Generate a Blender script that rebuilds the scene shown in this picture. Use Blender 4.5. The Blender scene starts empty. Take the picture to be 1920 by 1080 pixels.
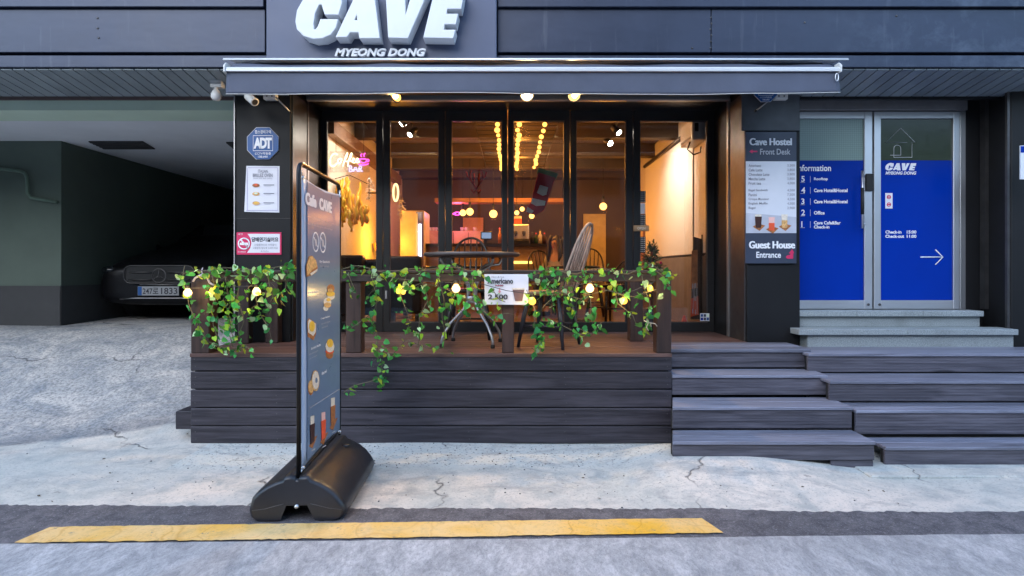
import bpy, bmesh, math, random
from mathutils import Vector, Matrix
R = math.radians
random.seed(7)
sc = bpy.context.scene
COL = sc.collection

# ------------------------------------------------------------------ camera
F = 1080.0                 # focal length in photo pixels (1920 wide)
CX, CY = 960.0, 505.0      # vanishing point of the street-to-shop direction
CH = 1.35                  # camera height
cd = bpy.data.cameras.new("camera")
cam = bpy.data.objects.new("camera", cd); COL.objects.link(cam)
cam.location = (0, 0, CH); cam.rotation_euler = (R(90), 0, 0)
cd.sensor_width = 36; cd.lens = F/1920*36
cd.shift_y = -(540-CY)/1920
cd.clip_start = 0.05; cd.clip_end = 500
sc.camera = cam

# ------------------------------------------------------------------ world and sun
SUN_EL, SUN_AZ = 30, 200
w = bpy.data.worlds.new("World"); sc.world = w; w.use_nodes = True
nt = w.node_tree; nt.nodes.clear()
sky = nt.nodes.new("ShaderNodeTexSky"); sky.sky_type = 'NISHITA'; sky.sun_disc = False
sky.sun_elevation = R(SUN_EL); sky.sun_rotation = R(SUN_AZ)
sky.air_density = 1.3; sky.dust_density = .6; sky.ozone_density = 2.6
bg = nt.nodes.new("ShaderNodeBackground"); bg.inputs[1].default_value = 0.15
wo = nt.nodes.new("ShaderNodeOutputWorld")
nt.links.new(sky.outputs[0], bg.inputs[0]); nt.links.new(bg.outputs[0], wo.inputs[0])
sd = bpy.data.lights.new("sun", 'SUN'); sd.energy = 0.5; sd.angle = R(80); sd.color = (1.0, .95, .9)
so = bpy.data.objects.new("sun", sd); COL.objects.link(so)
so.rotation_euler = (R(90-SUN_EL), 0, R(180-SUN_AZ)); so.location = (0, -5, 12)
sc.view_settings.view_transform = 'Standard'; sc.view_settings.look = 'None'
sc.view_settings.exposure = 2.1; sc.view_settings.gamma = 1; sc.view_settings.use_curve_mapping = False
sc.cycles.use_denoising = True
sc.cycles.max_bounces = 10; sc.cycles.diffuse_bounces = 6; sc.cycles.glossy_bounces = 3
sc.cycles.transparent_max_bounces = 12
sc.cycles.sample_clamp_indirect = 4
sc.cycles.caustics_reflective = False; sc.cycles.caustics_refractive = False

def X_(px, D): return (px-CX)*D/F
def Z_(py, D): return CH-(py-CY)*D/F
def P(px, py, D): return Vector((X_(px, D), D, Z_(py, D)))

# ------------------------------------------------------------------ materials
def newmat(name):
    m = bpy.data.materials.new(name); m.use_nodes = True
    n = m.node_tree; b = n.nodes["Principled BSDF"]
    return m, n, b
def N(n, t, **kw):
    x = n.nodes.new(t)
    for k, v in kw.items(): setattr(x, k, v)
    return x
def L(n, a, b): n.links.new(a, b)
def mixc(n, fac, a, b, mode='MIX'):
    x = N(n, "ShaderNodeMix", data_type='RGBA', blend_type=mode)
    for s, v in ((0, fac), (6, a), (7, b)):
        if hasattr(v, 'links') or hasattr(v, 'is_linked'): L(n, v, x.inputs[s])
        elif s == 0: x.inputs[0].default_value = v
        else: x.inputs[s].default_value = (*v[:3], 1)
    return x.outputs[2]
def ramp(n, src, stops):
    r = N(n, "ShaderNodeValToRGB"); e = r.color_ramp.elements
    while len(e) < len(stops): e.new(.5)
    for k, (p, c) in enumerate(stops):
        e[k].position = p; e[k].color = (c, c, c, 1) if not isinstance(c, tuple) else (*c, 1)
    L(n, src, r.inputs[0]); return r.outputs[0]
def mathn(n, op, a, b=None, c=None):
    x = N(n, "ShaderNodeMath", operation=op)
    for s, v in enumerate((a, b, c)):
        if v is None: continue
        if isinstance(v, (int, float)): x.inputs[s].default_value = v
        else: L(n, v, x.inputs[s])
    return x.outputs[0]
def noise(n, vec, scale, detail=5, rough=.6, dist=0):
    x = N(n, "ShaderNodeTexNoise"); x.inputs['Scale'].default_value = scale
    x.inputs['Detail'].default_value = detail; x.inputs['Roughness'].default_value = rough
    x.inputs['Distortion'].default_value = dist
    if vec is not None: L(n, vec, x.inputs['Vector'])
    return x.outputs['Fac']
def coords(n, scale=(1, 1, 1), rnd=True, rot=(0, 0, 0)):
    tc = N(n, "ShaderNodeTexCoord"); mp = N(n, "ShaderNodeMapping")
    mp.inputs['Scale'].default_value = scale; mp.inputs['Rotation'].default_value = rot
    L(n, tc.outputs['Object'], mp.inputs['Vector'])
    if rnd:
        oi = N(n, "ShaderNodeObjectInfo"); m = mathn(n, 'MULTIPLY', oi.outputs['Random'], 37.0)
        cb = N(n, "ShaderNodeCombineXYZ"); L(n, m, cb.inputs[0]); L(n, m, cb.inputs[1]); L(n, m, cb.inputs[2])
        L(n, cb.outputs[0], mp.inputs['Location'])
    return mp.outputs[0]
def worldpos(n, scale=(1, 1, 1), rot=(0, 0, 0)):
    g = N(n, "ShaderNodeNewGeometry"); mp = N(n, "ShaderNodeMapping"); mp.inputs['Scale'].default_value = scale
    mp.inputs['Rotation'].default_value = rot
    L(n, g.outputs['Position'], mp.inputs['Vector']); return mp.outputs[0]
def bump(n, b, h, strength=.3, dist=.01):
    x = N(n, "ShaderNodeBump"); x.inputs['Strength'].default_value = strength; x.inputs['Distance'].default_value = dist
    L(n, h, x.inputs['Height']); L(n, x.outputs[0], b.inputs['Normal'])
def plain(name, c, rough=.5, metal=0, var=.15, scale=6, bmp=.0, spec=.5, coat=0, sub=None):
    m, n, b = newmat(name)
    v = coords(n)
    f = noise(n, v, scale, 6)
    lo = tuple(max(0, x*(1-var)) for x in c); hi = tuple(min(1, x*(1+var)) for x in c)
    L(n, mixc(n, ramp(n, f, [(.3, 0.), (.7, 1.)]), lo, hi), b.inputs['Base Color'])
    b.inputs['Metallic'].default_value = metal
    f2 = noise(n, v, scale*3, 4)
    r = N(n, "ShaderNodeMapRange"); r.inputs['To Min'].default_value = max(0, rough-.08); r.inputs['To Max'].default_value = min(1, rough+.1)
    L(n, f2, r.inputs['Value']); L(n, r.outputs[0], b.inputs['Roughness'])
    b.inputs['Specular IOR Level'].default_value = spec
    if coat: b.inputs['Coat Weight'].default_value = coat; b.inputs['Coat Roughness'].default_value = .15
    if bmp: bump(n, b, noise(n, v, scale*12, 4), bmp, .004)
    return m
def emis(name, c, s, sampled=False):
    m = bpy.data.materials.new(name); m.use_nodes = True; n = m.node_tree; n.nodes.clear()
    e = N(n, "ShaderNodeEmission"); e.inputs[0].default_value = (*c, 1); e.inputs[1].default_value = s
    o = N(n, "ShaderNodeOutputMaterial"); L(n, e.outputs[0], o.inputs[0])
    if not sampled: m.cycles.emission_sampling = 'NONE'
    return m
def glassmat(name, tint=(.93, .95, .95), rough=0.0, ior=1.45, boost=1.0):
    m = bpy.data.materials.new(name); m.use_nodes = True; n = m.node_tree; n.nodes.clear()
    t = N(n, "ShaderNodeBsdfTransparent"); t.inputs[0].default_value = (*tint, 1)
    g = N(n, "ShaderNodeBsdfGlossy"); g.inputs['Roughness'].default_value = rough
    fr = N(n, "ShaderNodeFresnel"); fr.inputs[0].default_value = ior
    mx = N(n, "ShaderNodeMixShader"); L(n, mathn(n, 'MULTIPLY', fr.outputs[0], boost), mx.inputs[0])
    L(n, t.outputs[0], mx.inputs[1]); L(n, g.outputs[0], mx.inputs[2])
    o = N(n, "ShaderNodeOutputMaterial"); L(n, mx.outputs[0], o.inputs[0]); return m
def wood(name, c1, c2, axis=0, rough=.42, groove=0.0, bmp=.35, dirt=.5):
    """stained timber with grain along the given axis"""
    m, n, b = newmat(name)
    s = [26, 26, 26]; s[axis] = 1.3
    v = coords(n, tuple(s))
    g = noise(n, v, 1.6, 8, .65, .4)
    s2 = [5, 5, 5]; s2[axis] = .7
    v2 = coords(n, tuple(s2)); g2 = noise(n, v2, 1.2, 4)
    col = mixc(n, ramp(n, g, [(.3, 0.), (.72, 1.)]), c1, c2)
    oi = N(n, "ShaderNodeObjectInfo")
    rr = N(n, "ShaderNodeMapRange"); rr.inputs['To Min'].default_value = .72; rr.inputs['To Max'].default_value = 1.25
    L(n, oi.outputs['Random'], rr.inputs['Value'])
    hv = N(n, "ShaderNodeHueSaturation"); L(n, col, hv.inputs['Color']); L(n, rr.outputs[0], hv.inputs['Value'])
    pale = tuple(min(1, x*2.4+.02) for x in c2)
    wear = ramp(n, g2, [(.55, 0.), (.8, 1.)])
    col = mixc(n, mathn(n, 'MULTIPLY', wear, dirt), hv.outputs[0], pale)
    # knots
    vo = N(n, "ShaderNodeTexVoronoi"); vo.inputs['Scale'].default_value = 1.1; L(n, v2, vo.inputs['Vector'])
    kn = ramp(n, vo.outputs['Distance'], [(.05, 1.), (.1, 0.)])
    col = mixc(n, mathn(n, 'MULTIPLY', kn, .7), col, tuple(x*.3 for x in c1))
    L(n, col, b.inputs['Base Color'])
    r = N(n, "ShaderNodeMapRange"); r.inputs['To Min'].default_value = rough-.1; r.inputs['To Max'].default_value = rough+.2
    L(n, g, r.inputs['Value']); L(n, r.outputs[0], b.inputs['Roughness'])
    h = g
    if groove:
        tc = N(n, "ShaderNodeNewGeometry"); sx = N(n, "ShaderNodeSeparateXYZ"); L(n, tc.outputs['Position'], sx.inputs[0])
        sn = mathn(n, 'SINE', mathn(n, 'MULTIPLY', mathn(n, 'ADD', sx.outputs[2], sx.outputs[1]), 2*math.pi/groove))
        h = mathn(n, 'ADD', mathn(n, 'MULTIPLY', g, .5), mathn(n, 'MULTIPLY', sn, .5))
    bump(n, b, h, bmp, .006)
    return m

M = {}
M['wood_front'] = wood('dark stained boards', (.009, .008, .012), (.050, .044, .056), 0, .42, bmp=.6)
M['wood_deck'] = wood('red brown decking', (.060, .030, .024), (.135, .075, .062), 0, .45)
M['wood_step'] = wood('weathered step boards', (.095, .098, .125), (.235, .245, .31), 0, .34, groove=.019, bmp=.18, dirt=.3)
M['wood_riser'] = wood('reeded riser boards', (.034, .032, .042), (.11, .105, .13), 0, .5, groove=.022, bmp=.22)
M['wood_post'] = wood('dark brown posts', (.018, .009, .007), (.055, .027, .020), 2, .45)
M['wood_rail'] = wood('dark brown rail', (.020, .012, .010), (.055, .034, .028), 0, .45)
M['black_wall'] = plain('matt black cladding', (.009, .009, .010), .5, var=.25, scale=2, bmp=.05, spec=.25)
M['black_frame'] = plain('black window frame', (.012, .012, .013), .35, var=.2, scale=3)
M['black_metal'] = plain('black metal tube', (.015, .015, .018), .3, metal=.6)
M['chrome'] = plain('brushed aluminium', (.62, .62, .64), .38, metal=.9, var=.02, scale=1)
M['silver_bar'] = plain('silver painted bar', (.72, .73, .76), .30, metal=.35, var=.02, scale=1)
M['pipe_green'] = plain('dull green conduit', (.10, .15, .11), .7)
M['plate_white'] = plain('dim plate white', (.28, .29, .30), .5, var=.03)
M['steel'] = plain('dull steel', (.38, .37, .37), .42, metal=.9, var=.04, scale=1)
M['dark_steel'] = plain('dark steel trim', (.10, .095, .095), .4, metal=.8, var=.2)
M['white_paint'] = plain('white enamel letters', (.60, .62, .65), .45, var=.03)
M['white_plastic'] = plain('white plastic', (.62, .62, .60), .4, var=.05)
M['grey_plastic'] = plain('grey plastic', (.25, .25, .26), .4, var=.1)
M['vinyl_blue'] = plain('blue vinyl film', (.0004, .028, .30), .18, var=.10, scale=1.2, spec=.22)
M['paper'] = plain('white printed paper', (.72, .71, .76), .55, var=.03)
M['paper_cool'] = plain('cool white board', (.66, .68, .74), .5, var=.03)
M['ink'] = plain('dark ink', (.03, .03, .04), .6)
M['ink_grey'] = plain('grey ink', (.20, .20, .24), .6)
M['ink_white'] = plain('white ink', (.80, .81, .84), .5, var=.02)
M['ink_dim'] = plain('dim white ink', (.45, .46, .50), .5, var=.02)
M['ink_red'] = plain('crimson ink', (.60, .02, .10), .5)
M['ink_navy'] = plain('slate navy print', (.035, .045, .075), .4, var=.1)
M['sign_blue'] = plain('enamel blue', (.006, .075, .26), .4, var=.08)
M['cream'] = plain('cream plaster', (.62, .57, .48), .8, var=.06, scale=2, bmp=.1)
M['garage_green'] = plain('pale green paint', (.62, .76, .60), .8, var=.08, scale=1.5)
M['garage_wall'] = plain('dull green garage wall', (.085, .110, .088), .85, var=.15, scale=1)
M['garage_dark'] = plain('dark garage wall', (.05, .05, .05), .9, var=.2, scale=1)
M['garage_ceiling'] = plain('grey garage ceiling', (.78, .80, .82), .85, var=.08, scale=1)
M['rubber'] = plain('black rubber', (.012, .012, .012), .7)
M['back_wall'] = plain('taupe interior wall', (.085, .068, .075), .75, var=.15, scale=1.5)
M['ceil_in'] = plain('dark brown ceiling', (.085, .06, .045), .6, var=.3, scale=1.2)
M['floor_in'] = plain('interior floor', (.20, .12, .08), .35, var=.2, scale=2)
M['tan'] = plain('baked tan', (.66, .38, .14), .6, var=.4, scale=60); M['egg'] = plain('egg yellow', (.80, .48, .05), .5, var=.2, scale=60)
M['bun'] = plain('toasted crust', (.36, .13, .04), .6, var=.5, scale=60); M['milk'] = plain('pale cream print', (.74, .66, .55), .5, var=.18, scale=70)
M['cola'] = plain('dark coffee print', (.05, .015, .01), .4); M['orangered'] = plain('orange red drink', (.80, .10, .03), .4)
M['pinkish'] = plain('pale pink print', (.85, .50, .45), .5)
M['glass'] = glassmat('clear shop glass', (.90, .90, .90), boost=1.6)
M['fabric_awning'] = plain('slate awning canvas', (.060, .070, .105), .7, var=.15, scale=3, bmp=.25)
M['fascia'] = None

def fascia_mat():
    m, n, b = newmat('dark sheet metal')
    v = worldpos(n)
    f = noise(n, v, 1.3, 8, .7, .8)
    g = N(n, "ShaderNodeNewGeometry"); sx = N(n, "ShaderNodeSeparateXYZ"); L(n, g.outputs['Position'], sx.inputs[0])
    right = N(n, "ShaderNodeMapRange"); right.inputs['From Min'].default_value = 2.4; right.inputs['From Max'].default_value = 3.4
    L(n, sx.outputs[0], right.inputs['Value'])
    smear = mathn(n, 'MULTIPLY', ramp(n, noise(n, v, 3.5, 8, .7, .3), [(.48, 0.), (.66, 1.)]), right.outputs[0])
    c = mixc(n, ramp(n, f, [(.3, 0.), (.7, 1.)]), (.017, .024, .045), (.028, .038, .068))
    c = mixc(n, mathn(n, 'MULTIPLY', smear, .45), c, (.09, .11, .15))
    st = noise(n, worldpos(n, (9, 1, .8)), 2.0, 5)
    c = mixc(n, mathn(n, 'MULTIPLY', ramp(n, st, [(.6, 0.), (.75, 1.)]), .35), c, (.10, .11, .14))
    L(n, c, b.inputs['Base Color'])
    b.inputs['Metallic'].default_value = .35
    rr = N(n, "ShaderNodeMapRange"); rr.inputs['To Min'].default_value = .28; rr.inputs['To Max'].default_value = .55
    L(n, f, rr.inputs['Value']); L(n, rr.outputs[0], b.inputs['Roughness'])
    bump(n, b, noise(n, worldpos(n, (1, 1, 2.2)), 1.6, 3), .25, .02)
    return m
M['fascia'] = fascia_mat()
M['sign_panel'] = plain('slate sign panel', (.058, .074, .128), .5, var=.12, scale=1.2)
M['soffit'] = plain('soffit boards', (.26, .30, .32), .45, metal=.2, var=.25, scale=1.5)

def granite():
    m, n, b = newmat('grey granite')
    v = worldpos(n)
    sp = noise(n, v, 160, 3, .7)
    c = mixc(n, ramp(n, sp, [(.35, 0.), (.65, 1.)]), (.16, .18, .185), (.36, .40, .41))
    st = noise(n, v, 3, 6)
    c = mixc(n, mathn(n, 'MULTIPLY', ramp(n, st, [(.5, 0.), (.7, 1.)]), .4), c, (.13, .14, .13))
    L(n, c, b.inputs['Base Color']); b.inputs['Roughness'].default_value = .55
    bump(n, b, sp, .1, .002); return m
M['granite'] = granite()

def concrete_ground():
    m, n, b = newmat('worn concrete')
    v = worldpos(n)
    big = noise(n, v, .9, 6, .6, .6); mid = noise(n, v, 5, 8, .65, .5); fine = noise(n, v, 60, 6, .7)
    c = mixc(n, ramp(n, big, [(.35, 0.), (.65, 1.)]), (.49, .50, .46), (.68, .60, .52))
    c = mixc(n, ramp(n, mid, [(.34, .75), (.56, 0.)]), c, (.33, .35, .34))
    c = mixc(n, ramp(n, fine, [(.34, .6), (.46, 0.)]), c, (.20, .20, .19))
    c = mixc(n, ramp(n, noise(n, v, 18, 6, .7, .3), [(.56, 0.), (.7, .5)]), c, (.62, .62, .58))
    # older broken concrete of the driveway: world mask along a bowed line
    g = N(n, "ShaderNodeNewGeometry"); sx = N(n, "ShaderNodeSeparateXYZ"); L(n, g.outputs['Position'], sx.inputs[0])
    wob = mathn(n, 'MULTIPLY', mathn(n, 'SUBTRACT', noise(n, v, 2.2, 5), .5), .35)
    # edge: y = 5.05 + 0.50*(x+2.5)  (x<-2.4)
    e = mathn(n, 'SUBTRACT', sx.outputs[1], mathn(n, 'MULTIPLY_ADD', mathn(n, 'ADD', sx.outputs[0], 2.5), .42, 4.95))
    e = mathn(n, 'ADD', e, wob)
    msk = N(n, "ShaderNodeMapRange"); msk.inputs['From Min'].default_value = -.03; msk.inputs['From Max'].default_value = .05
    L(n, e, msk.inputs['Value'])
    left = mathn(n, 'LESS_THAN', sx.outputs[0], -2.2)
    mk = mathn(n, 'MULTIPLY', msk.outputs[0], left)
    old = mixc(n, ramp(n, noise(n, v, 2.0, 8, .75, 1.0), [(.36, 0.), (.62, 1.)]), (.27, .29, .31), (.66, .61, .55))
    old = mixc(n, ramp(n, noise(n, v, 38, 8, .8), [(.38, .75), (.56, 0.)]), old, (.085, .09, .10))
    c = mixc(n, mk, c, old)
    # damp rough edge close to the old concrete
    ed = N(n, "ShaderNodeMapRange"); ed.inputs['From Min'].default_value = 0; ed.inputs['From Max'].default_value = .32
    ed.inputs['To Min'].default_value = 1; ed.inputs['To Max'].default_value = 0; L(n, e, ed.inputs['Value'])
    c = mixc(n, mathn(n, 'MULTIPLY', mathn(n, 'MULTIPLY', ed.outputs[0], mk), .55), c, (.10, .12, .15))
    # exposed gravel strip against the deck
    gy = N(n, "ShaderNodeMapRange"); gy.inputs['From Min'].default_value = 3.86; gy.inputs['From Max'].default_value = 3.98
    L(n, mathn(n, 'ADD', sx.outputs[1], mathn(n, 'MULTIPLY', wob, .5)), gy.inputs['Value'])
    gx = mathn(n, 'MULTIPLY', mathn(n, 'GREATER_THAN', sx.outputs[0], -2.35), mathn(n, 'LESS_THAN', sx.outputs[0], 1.9))
    gm = mathn(n, 'MULTIPLY', gy.outputs[0], gx)
    vo = N(n, "ShaderNodeTexVoronoi"); vo.inputs['Scale'].default_value = 42; L(n, v, vo.inputs['Vector'])
    gcol = mixc(n, ramp(n, vo.outputs['Distance'], [(.15, 1.), (.36, 0.)]), (.50, .53, .51), (.09, .10, .11))
    gcol = mixc(n, ramp(n, noise(n, v, 24, 5), [(.46, 0.), (.62, 1.)]), gcol, (.56, .56, .52))
    c = mixc(n, mathn(n, 'MULTIPLY', gm, .9), c, gcol)
    # cracks
    vd = N(n, "ShaderNodeMapping"); g2 = N(n, "ShaderNodeTexNoise"); g2.inputs['Scale'].default_value = 2.2; g2.inputs['Detail'].default_value = 6
    L(n, v, g2.inputs['Vector'])
    ad = N(n, "ShaderNodeVectorMath", operation='MULTIPLY_ADD'); L(n, g2.outputs['Color'], ad.inputs[0]); ad.inputs[1].default_value = (.7, .7, 0); L(n, v, ad.inputs[2])
    cr = N(n, "ShaderNodeTexVoronoi", feature='DISTANCE_TO_EDGE'); cr.inputs['Scale'].default_value = .55; L(n, ad.outputs[0], cr.inputs['Vector'])
    crk = ramp(n, cr.outputs['Distance'], [(.0, 1.), (.006, 0.)])
    gate = ramp(n, noise(n, v, 1.1, 2), [(.50, 0.), (.56, 1.)])
    crk = mathn(n, 'MULTIPLY', crk, gate)
    c = mixc(n, mathn(n, 'MULTIPLY', crk, .85), c, (.04, .04, .045))
    # scattered litter specks
    v3 = N(n, "ShaderNodeTexVoronoi"); v3.inputs['Scale'].default_value = 7; L(n, ad.outputs[0], v3.inputs['Vector'])
    c = mixc(n, mathn(n, 'MULTIPLY', ramp(n, v3.outputs['Distance'], [(.045, 1.), (.07, 0.)]), .45), c, (.08, .075, .07))
    # stains, drips and tyre dirt
    stn = mathn(n, 'MULTIPLY', ramp(n, noise(n, worldpos(n, (.8, 1.6, 1)), 1.7, 9, .72, 1.4), [(.53, 0.), (.60, 1.)]), .38)
    c = mixc(n, stn, c, (.22, .225, .23))
    c = mixc(n, mathn(n, 'MULTIPLY', ramp(n, noise(n, v, 75, 3, .6), [(.66, 0.), (.70, 1.)]), .55), c, (.10, .10, .10))
    L(n, c, b.inputs['Base Color']); b.inputs['Roughness'].default_value = .8
    h = mathn(n, 'ADD', mathn(n, 'MULTIPLY', fine, .35), mathn(n, 'MULTIPLY', noise(n, v, 38, 8, .8), mathn(n, 'ADD', mathn(n, 'MULTIPLY', mk, 1.6), mathn(n, 'ADD', mathn(n, 'MULTIPLY', gm, .8), .06))))
    h = mathn(n, 'SUBTRACT', h, mathn(n, 'MULTIPLY', crk, 1.2))
    bump(n, b, h, .6, .010)
    return m
M['concrete'] = concrete_ground()

def road_mat(name, a, b_, spk, streak, sc_=26, an=.28):
    m, n, b = newmat(name)
    v = worldpos(n); vs = worldpos(n, (1, an, 1), (0, 0, R(-32)))
    c = mixc(n, ramp(n, noise(n, vs, 9, 10, .78, .6), [(.38, 0.), (.60, 1.)]), a, b_)
    c = mixc(n, ramp(n, noise(n, vs, 48, 8, .85, .3), [(.42, .5), (.55, 0.)]), c, tuple(x*.62 for x in a))
    c = mixc(n, mathn(n, 'MULTIPLY', ramp(n, noise(n, v, .8, 5), [(.4, 0.), (.65, 1.)]), .5), c, tuple(x*.72 for x in a))
    f = noise(n, v, 120, 4, .8)
    c = mixc(n, ramp(n, f, [(.58, 0.), (.70, spk)]), c, (.42, .42, .44))
    c = mixc(n, ramp(n, f, [(.30, spk), (.42, 0.)]), c, (.02, .02, .022))
    L(n, c, b.inputs['Base Color']); b.inputs['Roughness'].default_value = .72
    h = mathn(n, 'ADD', mathn(n, 'MULTIPLY', f, .6), mathn(n, 'MULTIPLY', noise(n, vs, sc_, 6, .7), streak))
    bump(n, b, h, .6, .008)
    return m
M['asphalt'] = road_mat('old asphalt', (.070, .068, .078), (.20, .185, .195), 1.0, .5, 26, 1.0)
M['road'] = road_mat('ground road surface', (.32, .315, .32), (.62, .595, .585), 1.0, 1.0, 30, .5)

def yellow_mat():
    m, n, b = newmat('worn yellow paint')
    v = worldpos(n)
    c = mixc(n, ramp(n, noise(n, v, 2.2, 6, .6, .5), [(.38, 0.), (.62, 1.)]), (.80, .42, .035), (.82, .52, .20))
    c = mixc(n, ramp(n, noise(n, v, 55, 6, .8), [(.35, .5), (.48, 0.)]), c, (.35, .19, .05))
    nz = N(n, "ShaderNodeTexNoise"); nz.inputs['Scale'].default_value = 3; L(n, v, nz.inputs['Vector'])
    ad = N(n, "ShaderNodeVectorMath", operation='MULTIPLY_ADD'); L(n, nz.outputs['Color'], ad.inputs[0]); ad.inputs[1].default_value = (.35, .35, 0)
    vv = worldpos(n, (1, .45, 1)); L(n, vv, ad.inputs[2])
    cr = N(n, "ShaderNodeTexVoronoi", feature='DISTANCE_TO_EDGE'); cr.inputs['Scale'].default_value = 4.2; L(n, ad.outputs[0], cr.inputs['Vector'])
    c = mixc(n, mathn(n, 'MULTIPLY', ramp(n, cr.outputs['Distance'], [(0., 1.), (.03, 0.)]), .55), c, (.55, .25, .01))
    chip = ramp(n, noise(n, v, 20, 9, .8), [(.60, 0.), (.645, 1.)])
    c = mixc(n, mathn(n, 'MULTIPLY', ramp(n, noise(n, v, 1.3, 5, .6), [(.45, 0.), (.62, 1.)]), .55), c, (.80, .58, .30))
    c = mixc(n, mathn(n, 'MULTIPLY', ramp(n, noise(n, v, 6, 9, .8, .5), [(.52, 0.), (.66, 1.)]), .45), c, (.42, .30, .14))
    c = mixc(n, chip, c, (.16, .155, .16))
    L(n, c, b.inputs['Base Color']); b.inputs['Roughness'].default_value = .6
    bump(n, b, noise(n, v, 70, 5, .7), .4, .004)
    return m
M['yellow'] = yellow_mat()

# ------------------------------------------------------------------ mesh helpers
class MB:
    def __init__(s): s.v = []; s.f = []; s.sm = []
    def add(s, vs, fs, smooth=False):
        o = len(s.v); s.v += [Vector(p) for p in vs]; s.f += [tuple(i+o for i in f) for f in fs]; s.sm += [smooth]*len(fs); return s
    def box(s, x0, x1, y0, y1, z0, z1):
        return s.add([(x0, y0, z0), (x1, y0, z0), (x1, y1, z0), (x0, y1, z0), (x0, y0, z1), (x1, y0, z1), (x1, y1, z1), (x0, y1, z1)],
              [(0, 3, 2, 1), (4, 5, 6, 7), (0, 1, 5, 4), (1, 2, 6, 5), (2, 3, 7, 6), (3, 0, 4, 7)])
    def bar(s, a, b, w, h=None, up=(0, 0, 1)):
        """square bar from a to b"""
        a = Vector(a); b = Vector(b); h = h or w; d = (b-a).normalized(); u = Vector(up)
        if abs(d.dot(u)) > .98: u = Vector((0, 1, 0))
        r = d.cross(u).normalized(); u = r.cross(d).normalized(); vs = []
        for p in (a, b):
            for i, j in ((-1, -1), (1, -1), (1, 1), (-1, 1)): vs.append(p+r*i*w/2+u*j*h/2)
        return s.add(vs, [(0, 1, 2, 3), (7, 6, 5, 4), (0, 4, 5, 1), (1, 5, 6, 2), (2, 6, 7, 3), (3, 7, 4, 0)])
    def tube(s, pts, r, n=8, closed=False, caps=True):
        pts = [Vector(p) for p in pts]; m = len(pts); rs = r if isinstance(r, (list, tuple)) else [r]*m
        vs = []; prev = None
        for i, p in enumerate(pts):
            if closed: d = pts[(i+1) % m]-pts[i-1]
            else: d = pts[min(i+1, m-1)]-pts[max(i-1, 0)]
            d = d.normalized() if d.length > 1e-9 else Vector((0, 0, 1))
            if prev is None:
                u = Vector((0, 0, 1)) if abs(d.z) < .9 else Vector((1, 0, 0)); u = (u-d*u.dot(d)).normalized()
            else:
                u = prev-d*prev.dot(d); u = u.normalized() if u.length > 1e-6 else Vector((1, 0, 0))
            prev = u; q = d.cross(u)
            for k in range(n):
                a = 2*math.pi*k/n; vs.append(p+(u*math.cos(a)+q*math.sin(a))*rs[i])
        fs = []
        for i in range(m if closed else m-1):
            j = (i+1) % m
            for k in range(n): k2 = (k+1) % n; fs.append((i*n+k, i*n+k2, j*n+k2, j*n+k))
        s.add(vs, fs, True)
        if caps and not closed:
            o = len(s.v)-len(vs)
            s.f.append(tuple(o+k for k in reversed(range(n)))); s.sm.append(False)
            s.f.append(tuple(o+(m-1)*n+k for k in range(n))); s.sm.append(False)
        return s
    def lathe(s, prof, c=(0, 0, 0), n=16, axis=(0, 0, 1)):
        """prof: list of (r, h) along axis from c"""
        c = Vector(c); ax = Vector(axis).normalized(); u = Vector((1, 0, 0)) if abs(ax.x) < .9 else Vector((0, 1, 0))
        u = (u-ax*u.dot(ax)).normalized(); q = ax.cross(u); vs = []
        for r, h in prof:
            for k in range(n):
                a = 2*math.pi*k/n; vs.append(c+ax*h+(u*math.cos(a)+q*math.sin(a))*max(r, 1e-4))
        fs = [(i*n+k, i*n+(k+1) % n, (i+1)*n+(k+1) % n, (i+1)*n+k) for i in range(len(prof)-1) for k in range(n)]
        return s.add(vs, fs, True)
    def ball(s, c, r, n=10, sq=(1, 1, 1)):
        c = Vector(c); vs = []; m = max(4, n//2)
        for i in range(m+1):
            t = math.pi*i/m
            for k in range(n):
                a = 2*math.pi*k/n
                vs.append(c+Vector((r*sq[0]*math.sin(t)*math.cos(a), r*sq[1]*math.sin(t)*math.sin(a), r*sq[2]*math.cos(t))))
        fs = [(i*n+k, (i+1)*n+k, (i+1)*n+(k+1) % n, i*n+(k+1) % n) for i in range(m) for k in range(n)]
        return s.add(vs, fs, True)
    def prism(s, poly, O, u, v, d0, d1, smooth=False):
        """polygon poly in the plane O,u,v; extruded from d0 to d1 along u x v"""
        O = Vector(O); u = Vector(u); v = Vector(v); nn = u.cross(v).normalized()
        ar = sum(poly[i-1][0]*poly[i][1]-poly[i][0]*poly[i-1][1] for i in range(len(poly)))
        if ar < 0: poly = poly[::-1]
        m = len(poly); lo, hi = min(d0, d1), max(d0, d1)
        vs = [O+u*a+v*b+nn*lo for a, b in poly]+[O+u*a+v*b+nn*hi for a, b in poly]
        s.add(vs, [tuple(reversed(range(m))), tuple(range(m, 2*m))])
        o = len(s.v)-2*m
        for i in range(m):
            j = (i+1) % m; s.f.append((o+i, o+j, o+m+j, o+m+i)); s.sm.append(smooth)
        return s
    def build(s, name, mat, parent=None, bevel=0, seg=1, local=False, center=True):
        me = bpy.data.meshes.new(name)
        if center and s.v and not local:
            lo = Vector([min(p[i] for p in s.v) for i in range(3)]); hi = Vector([max(p[i] for p in s.v) for i in range(3)]); c = (lo+hi)/2
        else: c = Vector((0, 0, 0))
        me.from_pydata([p-c for p in s.v], [], s.f); me.validate(); me.update()
        me.polygons.foreach_set('use_smooth', s.sm[:len(me.polygons)]+[False]*(len(me.polygons)-len(s.sm)))
        ms = mat if isinstance(mat, (list, tuple)) else [mat]
        for x in ms: me.materials.append(M[x] if isinstance(x, str) else x)
        o = bpy.data.objects.new(name, me); COL.objects.link(o); o.location = c
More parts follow.
